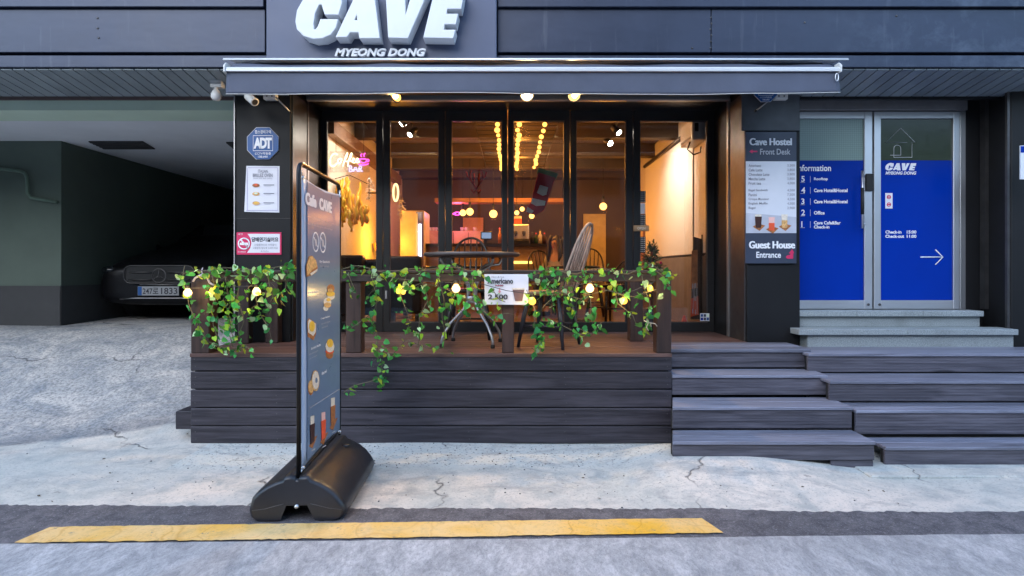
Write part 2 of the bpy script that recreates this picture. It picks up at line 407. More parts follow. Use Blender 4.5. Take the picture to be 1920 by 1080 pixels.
        if parent is not None:
            o.parent = parent
            if not local: o.matrix_parent_inverse = WM(parent).inverted()
        if bevel:
            b = o.modifiers.new('bevel', 'BEVEL'); b.width = bevel; b.segments = seg; b.limit_method = 'ANGLE'; b.angle_limit = R(40)
        return o
def WM(o):
    m = Matrix.LocRotScale(o.location, o.rotation_euler, o.scale)
    return WM(o.parent) @ o.matrix_parent_inverse @ m if o.parent else m
def B(*a): return MB().box(*a)
def thing(name, label, cat, loc=(0, 0, 0), group=None, rz=0):
    o = bpy.data.objects.new(name, None); COL.objects.link(o); o.location = loc; o.rotation_euler = (0, 0, rz)
    o.empty_display_size = .1
    o['label'] = label; o['category'] = cat
    if group: o['group'] = group
    return o
def tag(o, label, cat, group=None):
    o['label'] = label; o['category'] = cat
    if group: o['group'] = group
    return o
def struct(o): o['kind'] = 'structure'; return o
def copy_tree(o, parent=None):
    c = o.copy(); COL.objects.link(c)
    if parent is not None: c.parent = parent
    for ch in list(o.children): copy_tree(ch, c)
    return c
FX, FZ = Vector((1, 0, 0)), Vector((0, 0, 1))
def pxbox(x0, y0, x1, y1, D, d=.004):
    """a slab facing the street that fills the pixel box at depth D"""
    return B(X_(x0, D), X_(x1, D), D, D+d, Z_(y1, D), Z_(y0, D))
def pxpoly(pts, D, d=.004):
    return MB().prism([(X_(a, D), Z_(b, D)) for a, b in pts], (0, D, 0), FX, FZ, 0, -d)
def text_shape(s, bold=0.0, shear=0.0, space=1.0, serif=False):
    cu = bpy.data.curves.new('t', 'FONT'); cu.body = s; cu.offset = bold; cu.shear = shear; cu.space_character = space
    cu.resolution_u = 3
    o = bpy.data.objects.new('t', cu); COL.objects.link(o)
    bpy.context.view_layer.update()
    dg = bpy.context.evaluated_depsgraph_get()
    me = bpy.data.meshes.new_from_object(o.evaluated_get(dg))
    vs = [tuple(v.co) for v in me.vertices]; fs = [tuple(p.vertices) for p in me.polygons]
    bpy.data.objects.remove(o); bpy.data.curves.remove(cu); bpy.data.meshes.remove(me)
    return vs, fs
def text_on(s, box, O, u, v, mat, parent, bold=0.0, shear=0.0, lift=.0015, name='lettering', thick=0, keep=False, space=1.0):
    """box = (u0, v0, u1, v1) in plane units, text stretched to fill it"""
    vs, fs = text_shape(s, bold, shear, space)
    if not vs: return None
    x0 = min(p[0] for p in vs); x1 = max(p[0] for p in vs); y0 = min(p[1] for p in vs); y1 = max(p[1] for p in vs)
    u = Vector(u); v = Vector(v); nn = u.cross(v).normalized(); O = Vector(O)
    sx = (box[2]-box[0])/max(1e-6, x1-x0); sy = (box[3]-box[1])/max(1e-6, y1-y0)
    if keep: sx = sy
    q = [O+u*(box[0]+(p[0]-x0)*sx)+v*(box[1]+(p[1]-y0)*sy)+nn*lift for p in vs]
    mb = MB(); mb.add(q, fs)
    o = mb.build(name, mat, parent)
    if thick:
        sm = o.modifiers.new('thick', 'SOLIDIFY'); sm.thickness = thick; sm.offset = 1
    return o
def text_px(s, x0, y0, x1, y1, D, mat, parent, **kw):
    return text_on(s, (X_(x0, D), Z_(y1, D), X_(x1, D), Z_(y0, D)), (0, D, 0), FX, FZ, mat, parent, **kw)
def point_light(name, loc, e, c, r=.04, parent=None):
    l = bpy.data.lights.new(name, 'POINT'); l.energy = e; l.color = c; l.shadow_soft_size = r
    o = bpy.data.objects.new(name, l); COL.objects.link(o); o.location = loc
    if parent is not None: o.parent = parent; o.matrix_parent_inverse = WM(parent).inverted()
    return o
# ================================================================== GROUND
def S(a, b, t):
    t = max(0, min(1, (t-a)/(b-a))); return t*t*(3-2*t)
def gz(x, y):
    rx = 1-S(-2.42, -2.15, x)
    ramp_ = S(4.35, 6.7, y)*.68
    z = rx*ramp_
    z += .095*S(.55, 1.15, x)*(1-S(1.5, 2.5, x))*S(3.25, 3.88, y)*(1-S(4.15, 4.44, y))
    z += (math.sin(x*1.7+y*2.1)*.006+math.sin(x*4.1-y*3.3)*.003)*S(3.3, 3.6, y)
    return z
def frange(a, b, s):
    out = []; x = a
    while x < b-1e-6: out.append(x); x += s
    return out
xs = [-60, -30, -18, -12]+frange(-9, 6, .1)+[6, 9, 12, 18, 30, 60]
ys = [-60, -30, -12, -5, 0, 1.5, 2.3]+frange(2.5, 7.2, .1)+[7.2, 8, 10, 14, 18, 60]
gv = [(x, y, gz(x, y)) for y in ys for x in xs]; nx = len(xs)
gf = [(j*nx+i, j*nx+i+1, (j+1)*nx+i+1, (j+1)*nx+i) for j in range(len(ys)-1) for i in range(nx-1)]
g = MB().add(gv, gf, True); struct(g.build('ground', 'concrete', center=False))

def ragged(x0, x1, yf, amp, step, rnd):
    pts = []
    x = x0
    while x < x1: pts.append((x, yf(x)+rnd.uniform(-amp, amp))); x += step*rnd.uniform(.6, 1.4)
    pts.append((x1, yf(x1))); return pts
def sheet(name, far, near, z, mat):
    n = len(far); vs = [(x, y, z) for x, y in near]+[(x, y, z) for x, y in far]
    mb = MB(); mb.v = [Vector(p) for p in vs]; m = len(near)
    mb.f = [tuple(range(m))+tuple(reversed(range(m, m+n)))]; mb.sm = [False]
    return struct(mb.build(name, mat, center=False))
rr = random.Random(3)
# a line in the photograph that runs from (px0,py0) to (px1,py1) on the flat ground -> y as a function of x
def gline(px0, py0, px1, py1):
    D0 = F*CH/(py0-CY); D1 = F*CH/(py1-CY); x0, x1 = X_(px0, D0), X_(px1, D1)
    k = (D1-D0)/(x1-x0); return lambda x: D0+k*(max(-9, min(9, x))-x0)
far_e = gline(0, 948, 1900, 961); near_e = gline(0, 1023, 1920, 1004)
sheet('asphalt_strip', ragged(-30, 30, lambda x: far_e(x)+.010*math.sin(x*2.3)+.012*math.sin(x*6.1+1)*math.sin(x*1.3), .011, .024, rr),
      [(-30, near_e(-30)-.05), (30, near_e(30)-.05)], .004, 'asphalt')
sheet('road', ragged(-60, 60, near_e, .004, .05, rr), [(-60, -60), (60, -60)], .008, 'road')
yl0 = gline(90, 992, 1335, 975); yl1 = gline(38, 1023, 1358, 1004)
fr = ragged(-2.40, 1.02, yl0, .004, .03, rr); ne = ragged(-2.44, 1.075, lambda x: yl1(x)+.006, .006, .03, rr)
sheet('yellow_line', fr, ne, .012, 'yellow')
# footing slab below the right flight of steps
mb = B(2.32, 9, 3.72, 4.3, -.02, .016); struct(mb.build('footing_slab', 'concrete', bevel=.006))

# litter, pebbles and grit near the deck and on the concrete
peb = MB()
for i in range(420):
    x = rr.uniform(-4.6, 4.0); y = rr.uniform(3.25, 4.42)
    if rr.random() < .55: x = rr.uniform(-2.4, 1.9); y = rr.uniform(3.9, 4.44)
    if x > .5 and y > 3.5: continue
    if x > 2.2: continue
    r_ = rr.uniform(.002, .0065); peb.ball((x, y, gz(x, y)+r_*.3), r_, 5, (1, 1, .6))
o = peb.build('loose_grit', plain('dark grit', (.10, .10, .10), .8, var=.5, scale=30)); o['kind'] = 'stuff'

lit = random.Random(9)
lm = plain('dry leaf litter', (.10, .075, .05), .8, var=.4)
lb = MB()
for i in range(46):
    x = lit.uniform(-4.8, 4.2); y = lit.uniform(3.3, 4.3) if lit.random() < .8 else lit.uniform(4.6, 6.0)
    if x > .9 and y > 3.7: y = 3.5
    if y > 4.4: x = lit.uniform(-4.8, -2.6)
    z = gz(x, y)+.003; a_ = lit.uniform(0, 6.28); l_ = lit.uniform(.006, .018); w_ = l_*.4
    c, s_ = math.cos(a_), math.sin(a_)
    lb.add([(x+c*l_, y+s_*l_, z), (x-s_*w_, y+c*w_, z+.004), (x-c*l_, y-s_*l_, z+.001), (x+s_*w_, y-c*w_, z)], [(0, 1, 2, 3)])
o = lb.build('leaf_litter', lm); o['kind'] = 'stuff'

# ================================================================== BUILDING
bld = thing('cafe_building', 'dark clad building with glazed cafe front, open garage and blue hostel doors', 'building', (0, 9, 0))
def part(name, mb, mat, parent=bld, **k): return mb.build(name, mat, parent, **k)
# massing
part('upper_wall', B(-14, 14, 4.80, 14.2, 3.32, 7), 'black_wall')
part('lintel', B(-14, 14, 4.78, 6.14, 3.06, 3.318), 'black_wall')
part('pillar', B(-2.485, -1.992, 5.18, 6.14, -.1, 3.058), 'black_wall', bevel=.004)
part('pillar', B(2.112, 2.59, 5.18, 6.14, .5, 3.058), 'black_wall', bevel=.004)
part('pillar', B(4.422, 14, 5.10, 14, -.1, 3.058), 'black_wall', bevel=.006)
part('hostel_wall', B(4.262, 4.421, 5.41, 5.7, .6, 3.058), 'black_wall')
# edge trims and cladding joints
part('corner_trim', B(-2.497, -2.487, 5.168, 5.20, .6, 3.0), 'steel')
part('corner_trim', B(-1.990, -1.972, 5.56, 5.60, .70, 3.0), 'dark_steel')
part('corner_trim', B(2.086, 2.110, 5.56, 5.60, .70, 3.0), 'steel')
part('corner_trim', B(4.395, 4.420, 5.11, 5.135, .83, 3.0), 'dark_steel')
part('corner_trim', B(4.385, 4.420, 5.34, 5.40, .98, 3.0), 'dark_steel')
part('wall_panel', B(-1.990, -1.978, 5.20, 5.555, .70, 2.95), 'black_frame')
part('wall_panel', B(2.098, 2.110, 5.20, 5.555, .70, 2.95), 'dark_steel')
part('wall_panel', B(X_(1390, 5.17), X_(1499, 5.17), 5.166, 5.178, Z_(247, 5.17)+.01, 2.96), plain('smeared slate cladding', (.05, .055, .065), .45, var=.5, scale=2.2))
part('seam', B(-2.484, -1.993, 5.176, 5.182, Z_(409, 5.18)-.003, Z_(409, 5.18)), 'dark_steel')
# garage shell
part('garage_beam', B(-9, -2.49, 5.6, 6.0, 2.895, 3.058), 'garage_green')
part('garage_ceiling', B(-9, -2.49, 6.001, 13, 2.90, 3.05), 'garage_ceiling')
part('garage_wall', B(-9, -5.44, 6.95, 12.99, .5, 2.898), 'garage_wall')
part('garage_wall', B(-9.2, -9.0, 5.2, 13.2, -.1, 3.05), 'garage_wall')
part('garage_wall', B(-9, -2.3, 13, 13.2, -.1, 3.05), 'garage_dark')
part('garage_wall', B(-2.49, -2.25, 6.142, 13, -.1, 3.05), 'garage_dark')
part('front_wall', B(-14, -9.2, 4.9, 5.2, -.1, 3.05), 'black_wall')
part('garage_kerb', B(-8.8, -5.43, 6.93, 6.948, .5, Z_(536, 6.93)), 'garage_dark'); part('garage_kerb', B(-5.439, -5.425, 6.93, 12.9, .5, Z_(536, 6.93)), 'garage_dark')
pipe = MB().tube([P(-60, 310, 6.9), P(38, 321, 6.9), P(47, 325, 6.9), P(51, 334, 6.9), P(52, 362, 6.9), P(58, 371, 6.9), P(108, 379, 6.9)], .02, 8)
part('conduit_pipe', pipe, 'pipe_green')
# cafe shell
part('cafe_floor', B(-2.24, 2.6, 6.1, 11.0, .60, .70), 'floor_in')
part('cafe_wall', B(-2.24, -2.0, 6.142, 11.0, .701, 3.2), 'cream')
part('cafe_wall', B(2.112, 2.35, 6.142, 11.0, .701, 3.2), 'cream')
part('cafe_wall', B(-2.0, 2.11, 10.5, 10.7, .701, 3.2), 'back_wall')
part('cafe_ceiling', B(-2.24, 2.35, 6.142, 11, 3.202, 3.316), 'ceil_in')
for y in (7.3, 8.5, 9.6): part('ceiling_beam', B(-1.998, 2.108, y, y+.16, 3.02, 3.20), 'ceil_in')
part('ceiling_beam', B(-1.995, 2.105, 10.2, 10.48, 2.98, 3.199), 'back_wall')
part('hostel_wall', B(2.352, 4.26, 5.50, 5.7, .6, 3.06), 'black_wall')
part('subfloor', B(-2.30, 4.25, 6.142, 6.3, -.1, .59), 'garage_dark')

# sheet metal fascia
FD = 4.70
def fas(x0, x1, y0, y1, d=FD): part('fascia_panel', B(x0, x1, d, d+.06, Z_(y1, d), Z_(y0, d)), 'fascia', bevel=.004)
for a, b_ in ((-14, X_(-420, FD)), (X_(-418, FD), X_(497, FD)), (X_(933, FD), X_(1333, FD)), (X_(1334.5, FD), X_(2080, FD)), (X_(2082, FD), 14)):
    fas(a, b_, 17.5, 98)
for a, b_ in ((-14, X_(-420, FD)), (X_(-418, FD), X_(900, FD)), (X_(901.5, FD), X_(2080, FD)), (X_(2082, FD), 14)):
    fas(a, b_, 103.5, 126)
for a, b_ in ((-14, X_(497, FD)), (X_(933, FD), 14)):
    fas(a, b_, -90, 12.5, FD-.03); fas(a, b_, -220, -93, FD-.03)
part('fascia_backing', B(-14, 14, FD+.062, 4.799, 2.99, 5), 'black_wall')
riv = []
for px, py in [(183, 34), (183, 53), (185, 71), (1333, 33), (1334, 44), (1332, 55), (1334, 66), (1333, 78), (1332, 90), (1509, 42), (1288, 8), (1298, 90), (1681, 30)]:
    p = P(px, py, FD-.001); mb = MB().lathe([(.0085, 0), (.007, .004), (.003, .006), (0, .0065)], p, 8, (0, -1, 0)); part('rivet', mb, 'dark_steel')
# soffit with narrow boards
sof = part('soffit', MB().add([(-14, 4.72, 3.002), (14, 4.72, 3.002), (14, 5.2, 2.925), (-14, 5.2, 2.925), (-14, 4.72, 3.05), (14, 4.72, 3.05), (14, 5.2, 3.05), (-14, 5.2, 3.05)],
      [(0, 3, 2, 1), (4, 5, 6, 7), (0, 1, 5, 4), (1, 2, 6, 5), (2, 3, 7, 6), (3, 0, 4, 7)]), 'black_wall')
sb = None
for x in frange(-5.3, -2.0, .1)+frange(2.3, 4.9, .1):
    if sb is None:
        sb = MB().add([(-.045, -.235, .035), (.045, -.235, .035), (.045, .235, -.042), (-.045, .235, -.042),
                       (-.045, -.235, .045), (.045, -.235, .045), (.045, .235, -.032), (-.045, .235, -.032)],
                      [(0, 3, 2, 1), (4, 5, 6, 7), (0, 1, 5, 4), (1, 2, 6, 5), (2, 3, 7, 6), (3, 0, 4, 7)]).build('soffit_board', 'soffit', None, local=True)
        q = sb
    else: q = sb.copy(); COL.objects.link(q)
    q.location = (x+.05, 4.96, 2.951); q.parent = sof; q.matrix_parent_inverse = WM(sof).inverted()
part('soffit_trim', B(-9, -2.5, 5.20, 5.235, 2.885, 2.93), plain('brown trim', (.09, .06, .055), .5))
part('soffit_trim', B(2.6, 4.42, 5.20, 5.235, 2.885, 2.93), 'black_wall')
part('shutter_box', B(-1.97, 2.085, 5.50, 5.56, Z_(188, 5.5), 3.04), 'steel', bevel=.006)
for k in range(3): part('shutter_slat', B(-1.97, 2.085, 5.42-k*.07, 5.47-k*.07, 3.0, 3.02), 'dark_steel')
part('header', B(-1.99, 2.11, 5.565, 5.995, 3.0, 3.058), 'black_frame')

# folding glazed front : six windows
WD = 6.0
panes = [(611, 706), (730, 823), (846, 942), (962, 1058), (1080, 1174), (1200, 1327)]
edges = [-1.988, X_(718, WD), X_(834.5, WD), X_(952, WD), X_(1069, WD), X_(1187, WD), 2.108]
GT, GB, FT, FB = Z_(226, WD), Z_(605, WD), 3.055, .70
wins = []
for i, (a, b_) in enumerate(panes):
    x0, x1 = edges[i]+.003, edges[i+1]-.003; ga, gb = X_(a, WD), X_(b_, WD)
    mb = MB(); mb.box(x0, ga, WD, WD+.07, FB, FT); mb.box(gb, x1, WD, WD+.07, FB, FT); mb.box(ga, gb, WD, WD+.07, GT, FT); mb.box(ga, gb, WD, WD+.07, FB, GB)
    wn = part('door' if i == 5 else 'window', mb, 'black_frame'); wins.append(wn)
    part('pane', B(ga-.002, gb+.002, WD+.03, WD+.036, GB-.002, GT+.002), 'glass', wn)
    mb = MB()
    for (p, q_) in ((ga, ga+.008), (gb-.008, gb)): mb.box(p, q_, WD+.012, WD+.029, GB, GT)
    mb.box(ga+.008, gb-.008, WD+.012, WD+.029, GT-.008, GT); mb.box(ga+.008, gb-.008, WD+.012, WD+.029, GB, GB+.008)
    part('glazing_bead', mb, 'dark_steel', wn)
hd = MB().tube([P(1349, 362, 5.97)+Vector((0, .02, 0)), P(1349, 363, 5.93), P(1349, 386, 5.93), P(1349, 387, 5.97)+Vector((0, .02, 0))], .008, 6)
part('handle', hd, 'chrome', wins[5])
part('lock', B(X_(1344, 5.98), X_(1347, 5.98), 5.975, 5.999, Z_(388, 5.98), Z_(360, 5.98)), 'steel', wins[5])
for i, px in ((1, 724), (4, 1180)):
    part('hinge', B(X_(px, 5.99)-.01, X_(px, 5.99)+.01, 5.985, 5.999, Z_(560, 5.99), Z_(545, 5.99)), 'steel', wins[i])

# hostel double door
DD = 5.40
def leaf(xl, xr, gl, gr, top_mat, lab=None):
    mb = MB(); t, bt = Z_(209, DD), Z_(579.5, DD); g0, g1 = Z_(563, DD), Z_(222, DD)
    a, b_, c, d = X_(xl, DD), X_(xr, DD), X_(gl, DD), X_(gr, DD)
    mb.box(a, c, DD, DD+.05, bt, t); mb.box(d, b_, DD, DD+.05, bt, t); mb.box(c, d, DD, DD+.05, bt, g0); mb.box(c, d, DD, DD+.05, g1, t)
    o = part('door', mb, 'chrome', bevel=.003)
    part('pane', B(c, d, DD+.02, DD+.026, Z_(300, DD), g1), top_mat, o)
    part('vinyl_film', B(c, d, DD+.018, DD+.024, g0, Z_(300, DD)-.001), 'vinyl_blue', o)
    part('lock', MB().lathe([(.012, 0), (.012, .006), (.0, .007)], P(xr-8 if xl < 1600 else xl+10, 571, DD-.001), 10, (0, -1, 0)), 'dark_steel', o)
    return o
frost = newmat('frosted patterned glass')
def frost_mat():
    m, n, b = frost
    v = worldpos(n, (1, 1, 1), (0, R(45), 0))
    ch = N(n, "ShaderNodeTexChecker"); ch.inputs['Scale'].default_value = 70; L(n, v, ch.inputs['Vector'])
    L(n, mixc(n, ch.outputs['Fac'], (.17, .25, .23), (.22, .31, .28)), b.inputs['Base Color'])
    b.inputs['Roughness'].default_value = .25; return m
M['frost'] = frost_mat(); M['green_glass'] = plain('dark green tinted glass', (.035, .050, .030), .15, var=.1)
dl = leaf(1481, 1636, 1490, 1621, 'frost'); dr = leaf(1639, 1800, 1652, 1788, 'green_glass')
part('door_frame', B(X_(1801, DD), 4.258, DD+.002, DD+.09, .974, Z_(208, DD)), 'steel', bevel=.004)
part('door_frame', B(2.593, 4.258, DD-.02, DD+.09, Z_(207.5, DD), 3.055), plain('brushed lintel metal', (.30, .28, .28), .45, metal=.7), bevel=.004)
part('door_gap', B(X_(1636.3, DD), X_(1638.7, DD), DD+.03, DD+.06, .974, Z_(209, DD)), 'rubber')
hb = MB().tube([P(1617, 320, DD-.05), P(1617, 428, DD-.05)], .011, 10)
hb.tube([P(1617, 328, DD-.05), P(1622, 328, DD+.0)], .007, 6); hb.tube([P(1617, 420, DD-.05), P(1622, 420, DD+.0)], .007, 6)
part('handle', hb, 'chrome', dl); part('handle_grip', MB().tube([P(1617, 352, DD-.05), P(1617, 402, DD-.05)], .0135, 10), 'rubber', dl)
part('lock', B(X_(1622, DD), X_(1636, DD), DD-.02, DD-.001, Z_(358, DD), Z_(326, DD)), 'rubber', dl, bevel=.004)
T = DD+.0175
def dtext(s, x0, y0, x1, y1, par, **k): return text_px(s, x0, y0, x1, y1, T, 'ink_white', par, **k)
dtext('Information', 1494, 309, 1558, 321, dl, bold=.02)
for i, (nn, y, s, x1) in enumerate([('5', 336, 'Rooftop', 1552), ('4', 357, 'Cave Hotel&Hostel', 1589), ('3', 378, 'Cave Hotel&Hostel', 1589), ('2', 399, 'Office', 1546), ('1', 421, None, 0)]):
    dtext(nn, 1502.2, y-6, 1508, y+5, dl, bold=.02, keep=True)
    part('rule', pxbox(1519, y-6, 1519.8, y+6, T, .0015), 'ink_dim', dl)
    part('rule', pxbox(1501, y+5.6, 1509, y+6.3, T, .0015), 'ink_dim', dl)
    if s: dtext(s, 1526, y-3.4, x1, y+3.4, dl, bold=.03)
dtext('Cave Cafe&Bar', 1526, 414.5, 1576, 421, dl, bold=.03); dtext('Check-in', 1526, 422.5, 1555, 428.5, dl, bold=.03)
dtext('Check-in', 1660, 432, 1690, 438, dr, bold=.03); dtext('15:00', 1700, 432, 1718, 438, dr, bold=.03)
dtext('Check-out', 1660, 440, 1695, 446, dr, bold=.03); dtext('11:00', 1700, 440, 1718, 446, dr, bold=.03)
dtext('MYEONG DONG', 1660, 321.5, 1718, 327.5, dr, bold=.04, shear=.25)
def lines_px(name, segs, D, r, mat, parent):
    mb = MB()
    for s in segs: mb.tube([P(x, y, D) for x, y in s], r, 4)
    return part(name, mb, mat, parent)
arch = [(1676, 294), (1676, 279)]+[(1682.5-6.5*math.cos(a), 278-6*math.sin(a)) for a in [k*math.pi/8 for k in range(1, 8)]]+[(1689, 279), (1689, 291)]
lines_px('house_logo', [[(1701, 267), (1661, 267), (1689, 240), (1716, 267), (1710, 267), (1710, 295), (1676, 295), arch[0]], arch, [(1669, 291), (1689, 291)]], T-.002, .0022, 'ink_white', dr)
lines_px('arrow', [[(1726, 482), (1768, 482)], [(1754, 468), (1768, 482), (1754, 496)]], T-.003, .0055, 'ink_white', dr)
st = part('notice_sticker', pxbox(1660, 362, 1673.5, 391, T, .002), 'paper', dr)
for y in (369.5, 383.5):
    part('ring_mark', MB().lathe([(.020, 0), (.020, .001), (.013, .0012)], P(1666.7, y, T-.001), 14, (0, -1, 0)), 'ink_red', dr)
    part('bar_mark', pxbox(1663.5, y-1, 1670, y+1, T-.0022, .001), 'ink_red', dr)

# ================================================================== LETTER OUTLINES of the big sign (photo pixels)
GLY = {
 'C': ([(615, -22), (641, -16), (640, 8), (634, 27), (610, 27), (604, 8), (598, 8), (590, 25), (587, 45), (588, 56), (592, 57), (597, 50), (602, 37), (633, 37), (629, 52), (620, 64), (605, 71), (588, 72.5), (570, 67), (558, 55), (555, 40), (558, 20), (568, 2), (585, -14), (600, -21)], None),
 'A': ([(631, 69), (672, -18), (700, -18), (711, 71), (675, 71), (673, 60), (656, 60), (650, 69)], [(663, 39), (671, 39), (670, 24)]),
 'V': ([(724, -18), (729, 70), (764, 71), (803, -18), (775, -18), (760, 34), (758, -18)], None),
 'E': ([(795, 70), (816, -18), (870, -18), (864, 16), (838, 16), (836, 27), (858, 27), (854, 45), (833, 45), (831, 57), (853, 57), (849, 71)], None)}
def glyph(ch, D, depth, mat, parent, name='letter', tf=lambda p: p, bevel=0.0):
    outer, hole = GLY[ch]
    cu = bpy.data.curves.new('g', 'CURVE'); cu.dimensions = '2D'; cu.fill_mode = 'BOTH'
    cu.extrude = depth/2; cu.bevel_depth = bevel; cu.bevel_resolution = 1
    for c in (outer, hole):
        if not c: continue
        sp = cu.splines.new('POLY'); sp.points.add(len(c)-1); sp.use_cyclic_u = True
        for k, (a, b_) in enumerate(c):
            a, b_ = tf((a, b_)); sp.points[k].co = (X_(a, D), Z_(b_, D), 0, 1)
    o = bpy.data.objects.new('g', cu); COL.objects.link(o); bpy.context.view_layer.update()
    me = bpy.data.meshes.new_from_object(o.evaluated_get(bpy.context.evaluated_depsgraph_get()))
    vs = [Vector((v.co.x, D+depth/2-v.co.z, v.co.y)) for v in me.vertices]; fs = [tuple(p.vertices) for p in me.polygons]
    bpy.data.objects.remove(o); bpy.data.curves.remove(cu); bpy.data.meshes.remove(me)
    mb = MB(); mb.add(vs, fs); return mb.build(name, mat, parent)
def door_tf(p): return (1660+(p[0]-555)*58/315, 306+(p[1]+18)*13.5/90)
for ch in 'CAVE': glyph(ch, T-.003, .002, 'ink_white', dr, 'lettering', door_tf)

# ================================================================== UNSEEN BUILDINGS ADDED ACROSS THE STREET
M['car_glass0'] = plain('dark window glass', (.02, .022, .025), .1)
M['opp_wall'] = plain('grey brown render', (.16, .15, .145), .8, var=.2, scale=.6)
for x0, x1, h, lab in ((-40, -12, 6.8, 'unseen low grey building added across the street, far left'), (-11.9, -1.2, 6.2, 'unseen low grey building added across the street, left of the tall one'), (-1.1, 6.0, 13, 'unseen tall grey building added across the street, opposite the cafe'), (6.1, 18, 6.4, 'unseen low grey building added across the street, right of the tall one'), (18.1, 40, 7.2, 'unseen low grey building added across the street, far right')):
    ob = thing('unseen_building', lab, 'building', ((x0+x1)/2, -10, 0), 'unseen buildings added across the street')  # unseen; put in to block the low sky and darken facade reflections
    part('wall', B(x0, x1, -16, -8, -.1, h), 'opp_wall', ob)
    for fl in range(int((h-1)//3)+1):
        x = x0+.8
        while x+1.6 < x1:
            wz = .9+3*fl
            if wz+1.7 < h:
                q = part('window', B(x, x+1.5, -8.0+.001, -7.93, wz, wz+1.6), 'dark_steel', ob); part('pane', B(x+.06, x+1.44, -7.929, -7.92, wz+.06, wz+1.54), 'car_glass0', q)
            x += 2.6

# ================================================================== SHOP SIGN
SD = 4.60
sg = thing('shop_sign', 'slate fascia sign with thick white letters CAVE above MYEONG DONG', 'shop sign', (X_(715, SD), SD, 3.02))
part('sign_panel', B(X_(499, SD), X_(931, SD), SD, 4.695, Z_(110, SD), Z_(-120, SD)), 'sign_panel', sg, bevel=.005)
for ch in 'CAVE': glyph(ch, 4.47, .125, 'white_paint', sg, bevel=.005)
text_px('MYEONG DONG', 629, 92.5, 799, 107, 4.575, 'white_paint', sg, bold=.045, shear=.28, thick=.022)

# ================================================================== DECK
DZ, DF = .698, 4.46
XL, XR = X_(357, DF), X_(1260, DF)
dk = thing('terrace_deck', 'raised dark timber terrace with plank front, posts and handrail before the cafe', 'deck', ((XL+XR)/2, 5.2, 0))
ly = [663.5, 697, 731, 765.5, 799.5, 833]
for i in range(5):
    z1, z0 = Z_(ly[i], DF), Z_(ly[i+1], DF)
    o = part('front_board', B(XL+rr.uniform(-.002, .002), XR+rr.uniform(-.003, .003), DF+rr.uniform(-.002, .002), DF+.026, z0+.006, z1-.001), 'wood_front', dk, bevel=.006)
scw = None
for i in range(5):
    for px in (366, 520, 700, 880, 1060, 1250):
        for q in (.3, .7):
            z = Z_(ly[i]+(ly[i+1]-ly[i])*q, DF); x = X_(px+rr.uniform(-2, 2), DF)
            if scw is None:
                scw = MB().lathe([(.0045, 0), (.0035, .0015), (0, .001)], (0, 0, 0), 6, (0, -1, 0)).build('screw_head', 'dark_steel', None, local=True); s2 = scw
                s2.parent = dk; s2.matrix_parent_inverse = WM(dk).inverted()
            else: s2 = scw.copy(); COL.objects.link(s2)
            s2.location = (x, DF-.0025, z)
part('fascia_backing', B(XL+.02, XR-.02, DF+.03, DF+.05, -.03, DZ-.04), 'rubber', dk)
for i in range(5):
    z1, z0 = Z_(ly[i], DF), Z_(ly[i+1], DF)
    part('side_board', B(XL, XL+.026, DF+.03, 6.1, z0+.006, z1-.03), wood('side boards', (.020, .016, .017), (.060, .050, .052), 1, .5) if i == 0 else bpy.data.materials['side boards'], dk, bevel=.005)
    part('side_board', B(XR-.026, XR, DF+.03, 4.74, z0+.006, z1-.03), bpy.data.materials['side boards'], dk, bevel=.005)
ws = wood('edge plank', (.045, .026, .020), (.105, .062, .052), 0, .45)
y = DF-.005; k = 0
pitch = (6.0-DF+.005)/11
for k in range(11):
    a, b_ = y+k*pitch, y+(k+1)*pitch-.006
    xl = XL-.004 if b_ < 5.18 else -1.988
    o = part('deck_plank', B(xl, XR, a, b_, DZ-.028, DZ+rr.uniform(-.001, .001)), 'wood_deck', dk, bevel=.003)
part('joist', B(XL+.05, XR-.05, DF+.06, 5.98, .05, DZ-.032), 'rubber', dk)
part('beam_end', B(X_(333, 4.55), XL-.001, 4.52, 5.0, Z_(803, 4.55), Z_(770, 4.55)), 'wood_front', dk, bevel=.004)
for px in (372, 1110, 1243): part('foot_block', B(X_(px, DF)-.03, X_(px, DF)+.03, DF+.03, DF+.09, -.02, .02), 'wood_deck', dk)
# posts
RZ = Z_(506.5, DF)          # rail top is at eye height
def post(px0, px1, D, z0=DZ, top=None, w=None):
    x0, x1 = X_(px0, D), X_(px1, D); w = w or (x1-x0)
    return part('post', B(x0, x1, D, D+w, z0, top or RZ-.03), 'wood_post', dk, bevel=.006)
post(357.5, 392, DF+.004, top=RZ-.075); post(648, 677, DF+.03); post(941, 964, DF+.03); post(1231, 1259, DF+.004)
post(446, 466, 5.04); post(497, 521, 5.085, top=RZ-.03); post(1181, 1206, 5.2)
for px, y0, y1 in ((357.5, 503, 0),):
    pass
cap = MB().prism([(X_(358, DF), RZ-.076), (X_(391.5, DF), RZ-.076), (X_(387, DF), RZ-.05), (X_(375, DF), RZ-.035), (X_(363, DF), RZ-.05)], (0, DF+.006, 0), FX, FZ, 0, -.13)
part('post_cap', cap, 'wood_post', dk)
part('handrail', B(X_(380, 4.47), X_(1260, 4.45), DF+.0, DF+.10, RZ-.026, RZ), 'wood_rail', dk, bevel=.005)
part('rail_board', B(X_(392.5, DF), X_(1230.5, DF), DF+.008, DF+.03, Z_(528, DF), RZ-.028), 'wood_rail', dk, bevel=.004)
part('handrail', B(XL+.02, XL+.12, DF+.102, 5.17, RZ-.026, RZ), wood('side rail', (.020, .012, .010), (.055, .034, .028), 1, .45), dk, bevel=.005)
part('handrail', B(XR-.10, XR, DF+.102, 5.30, RZ-.026, RZ), bpy.data.materials['side rail'], dk, bevel=.005)

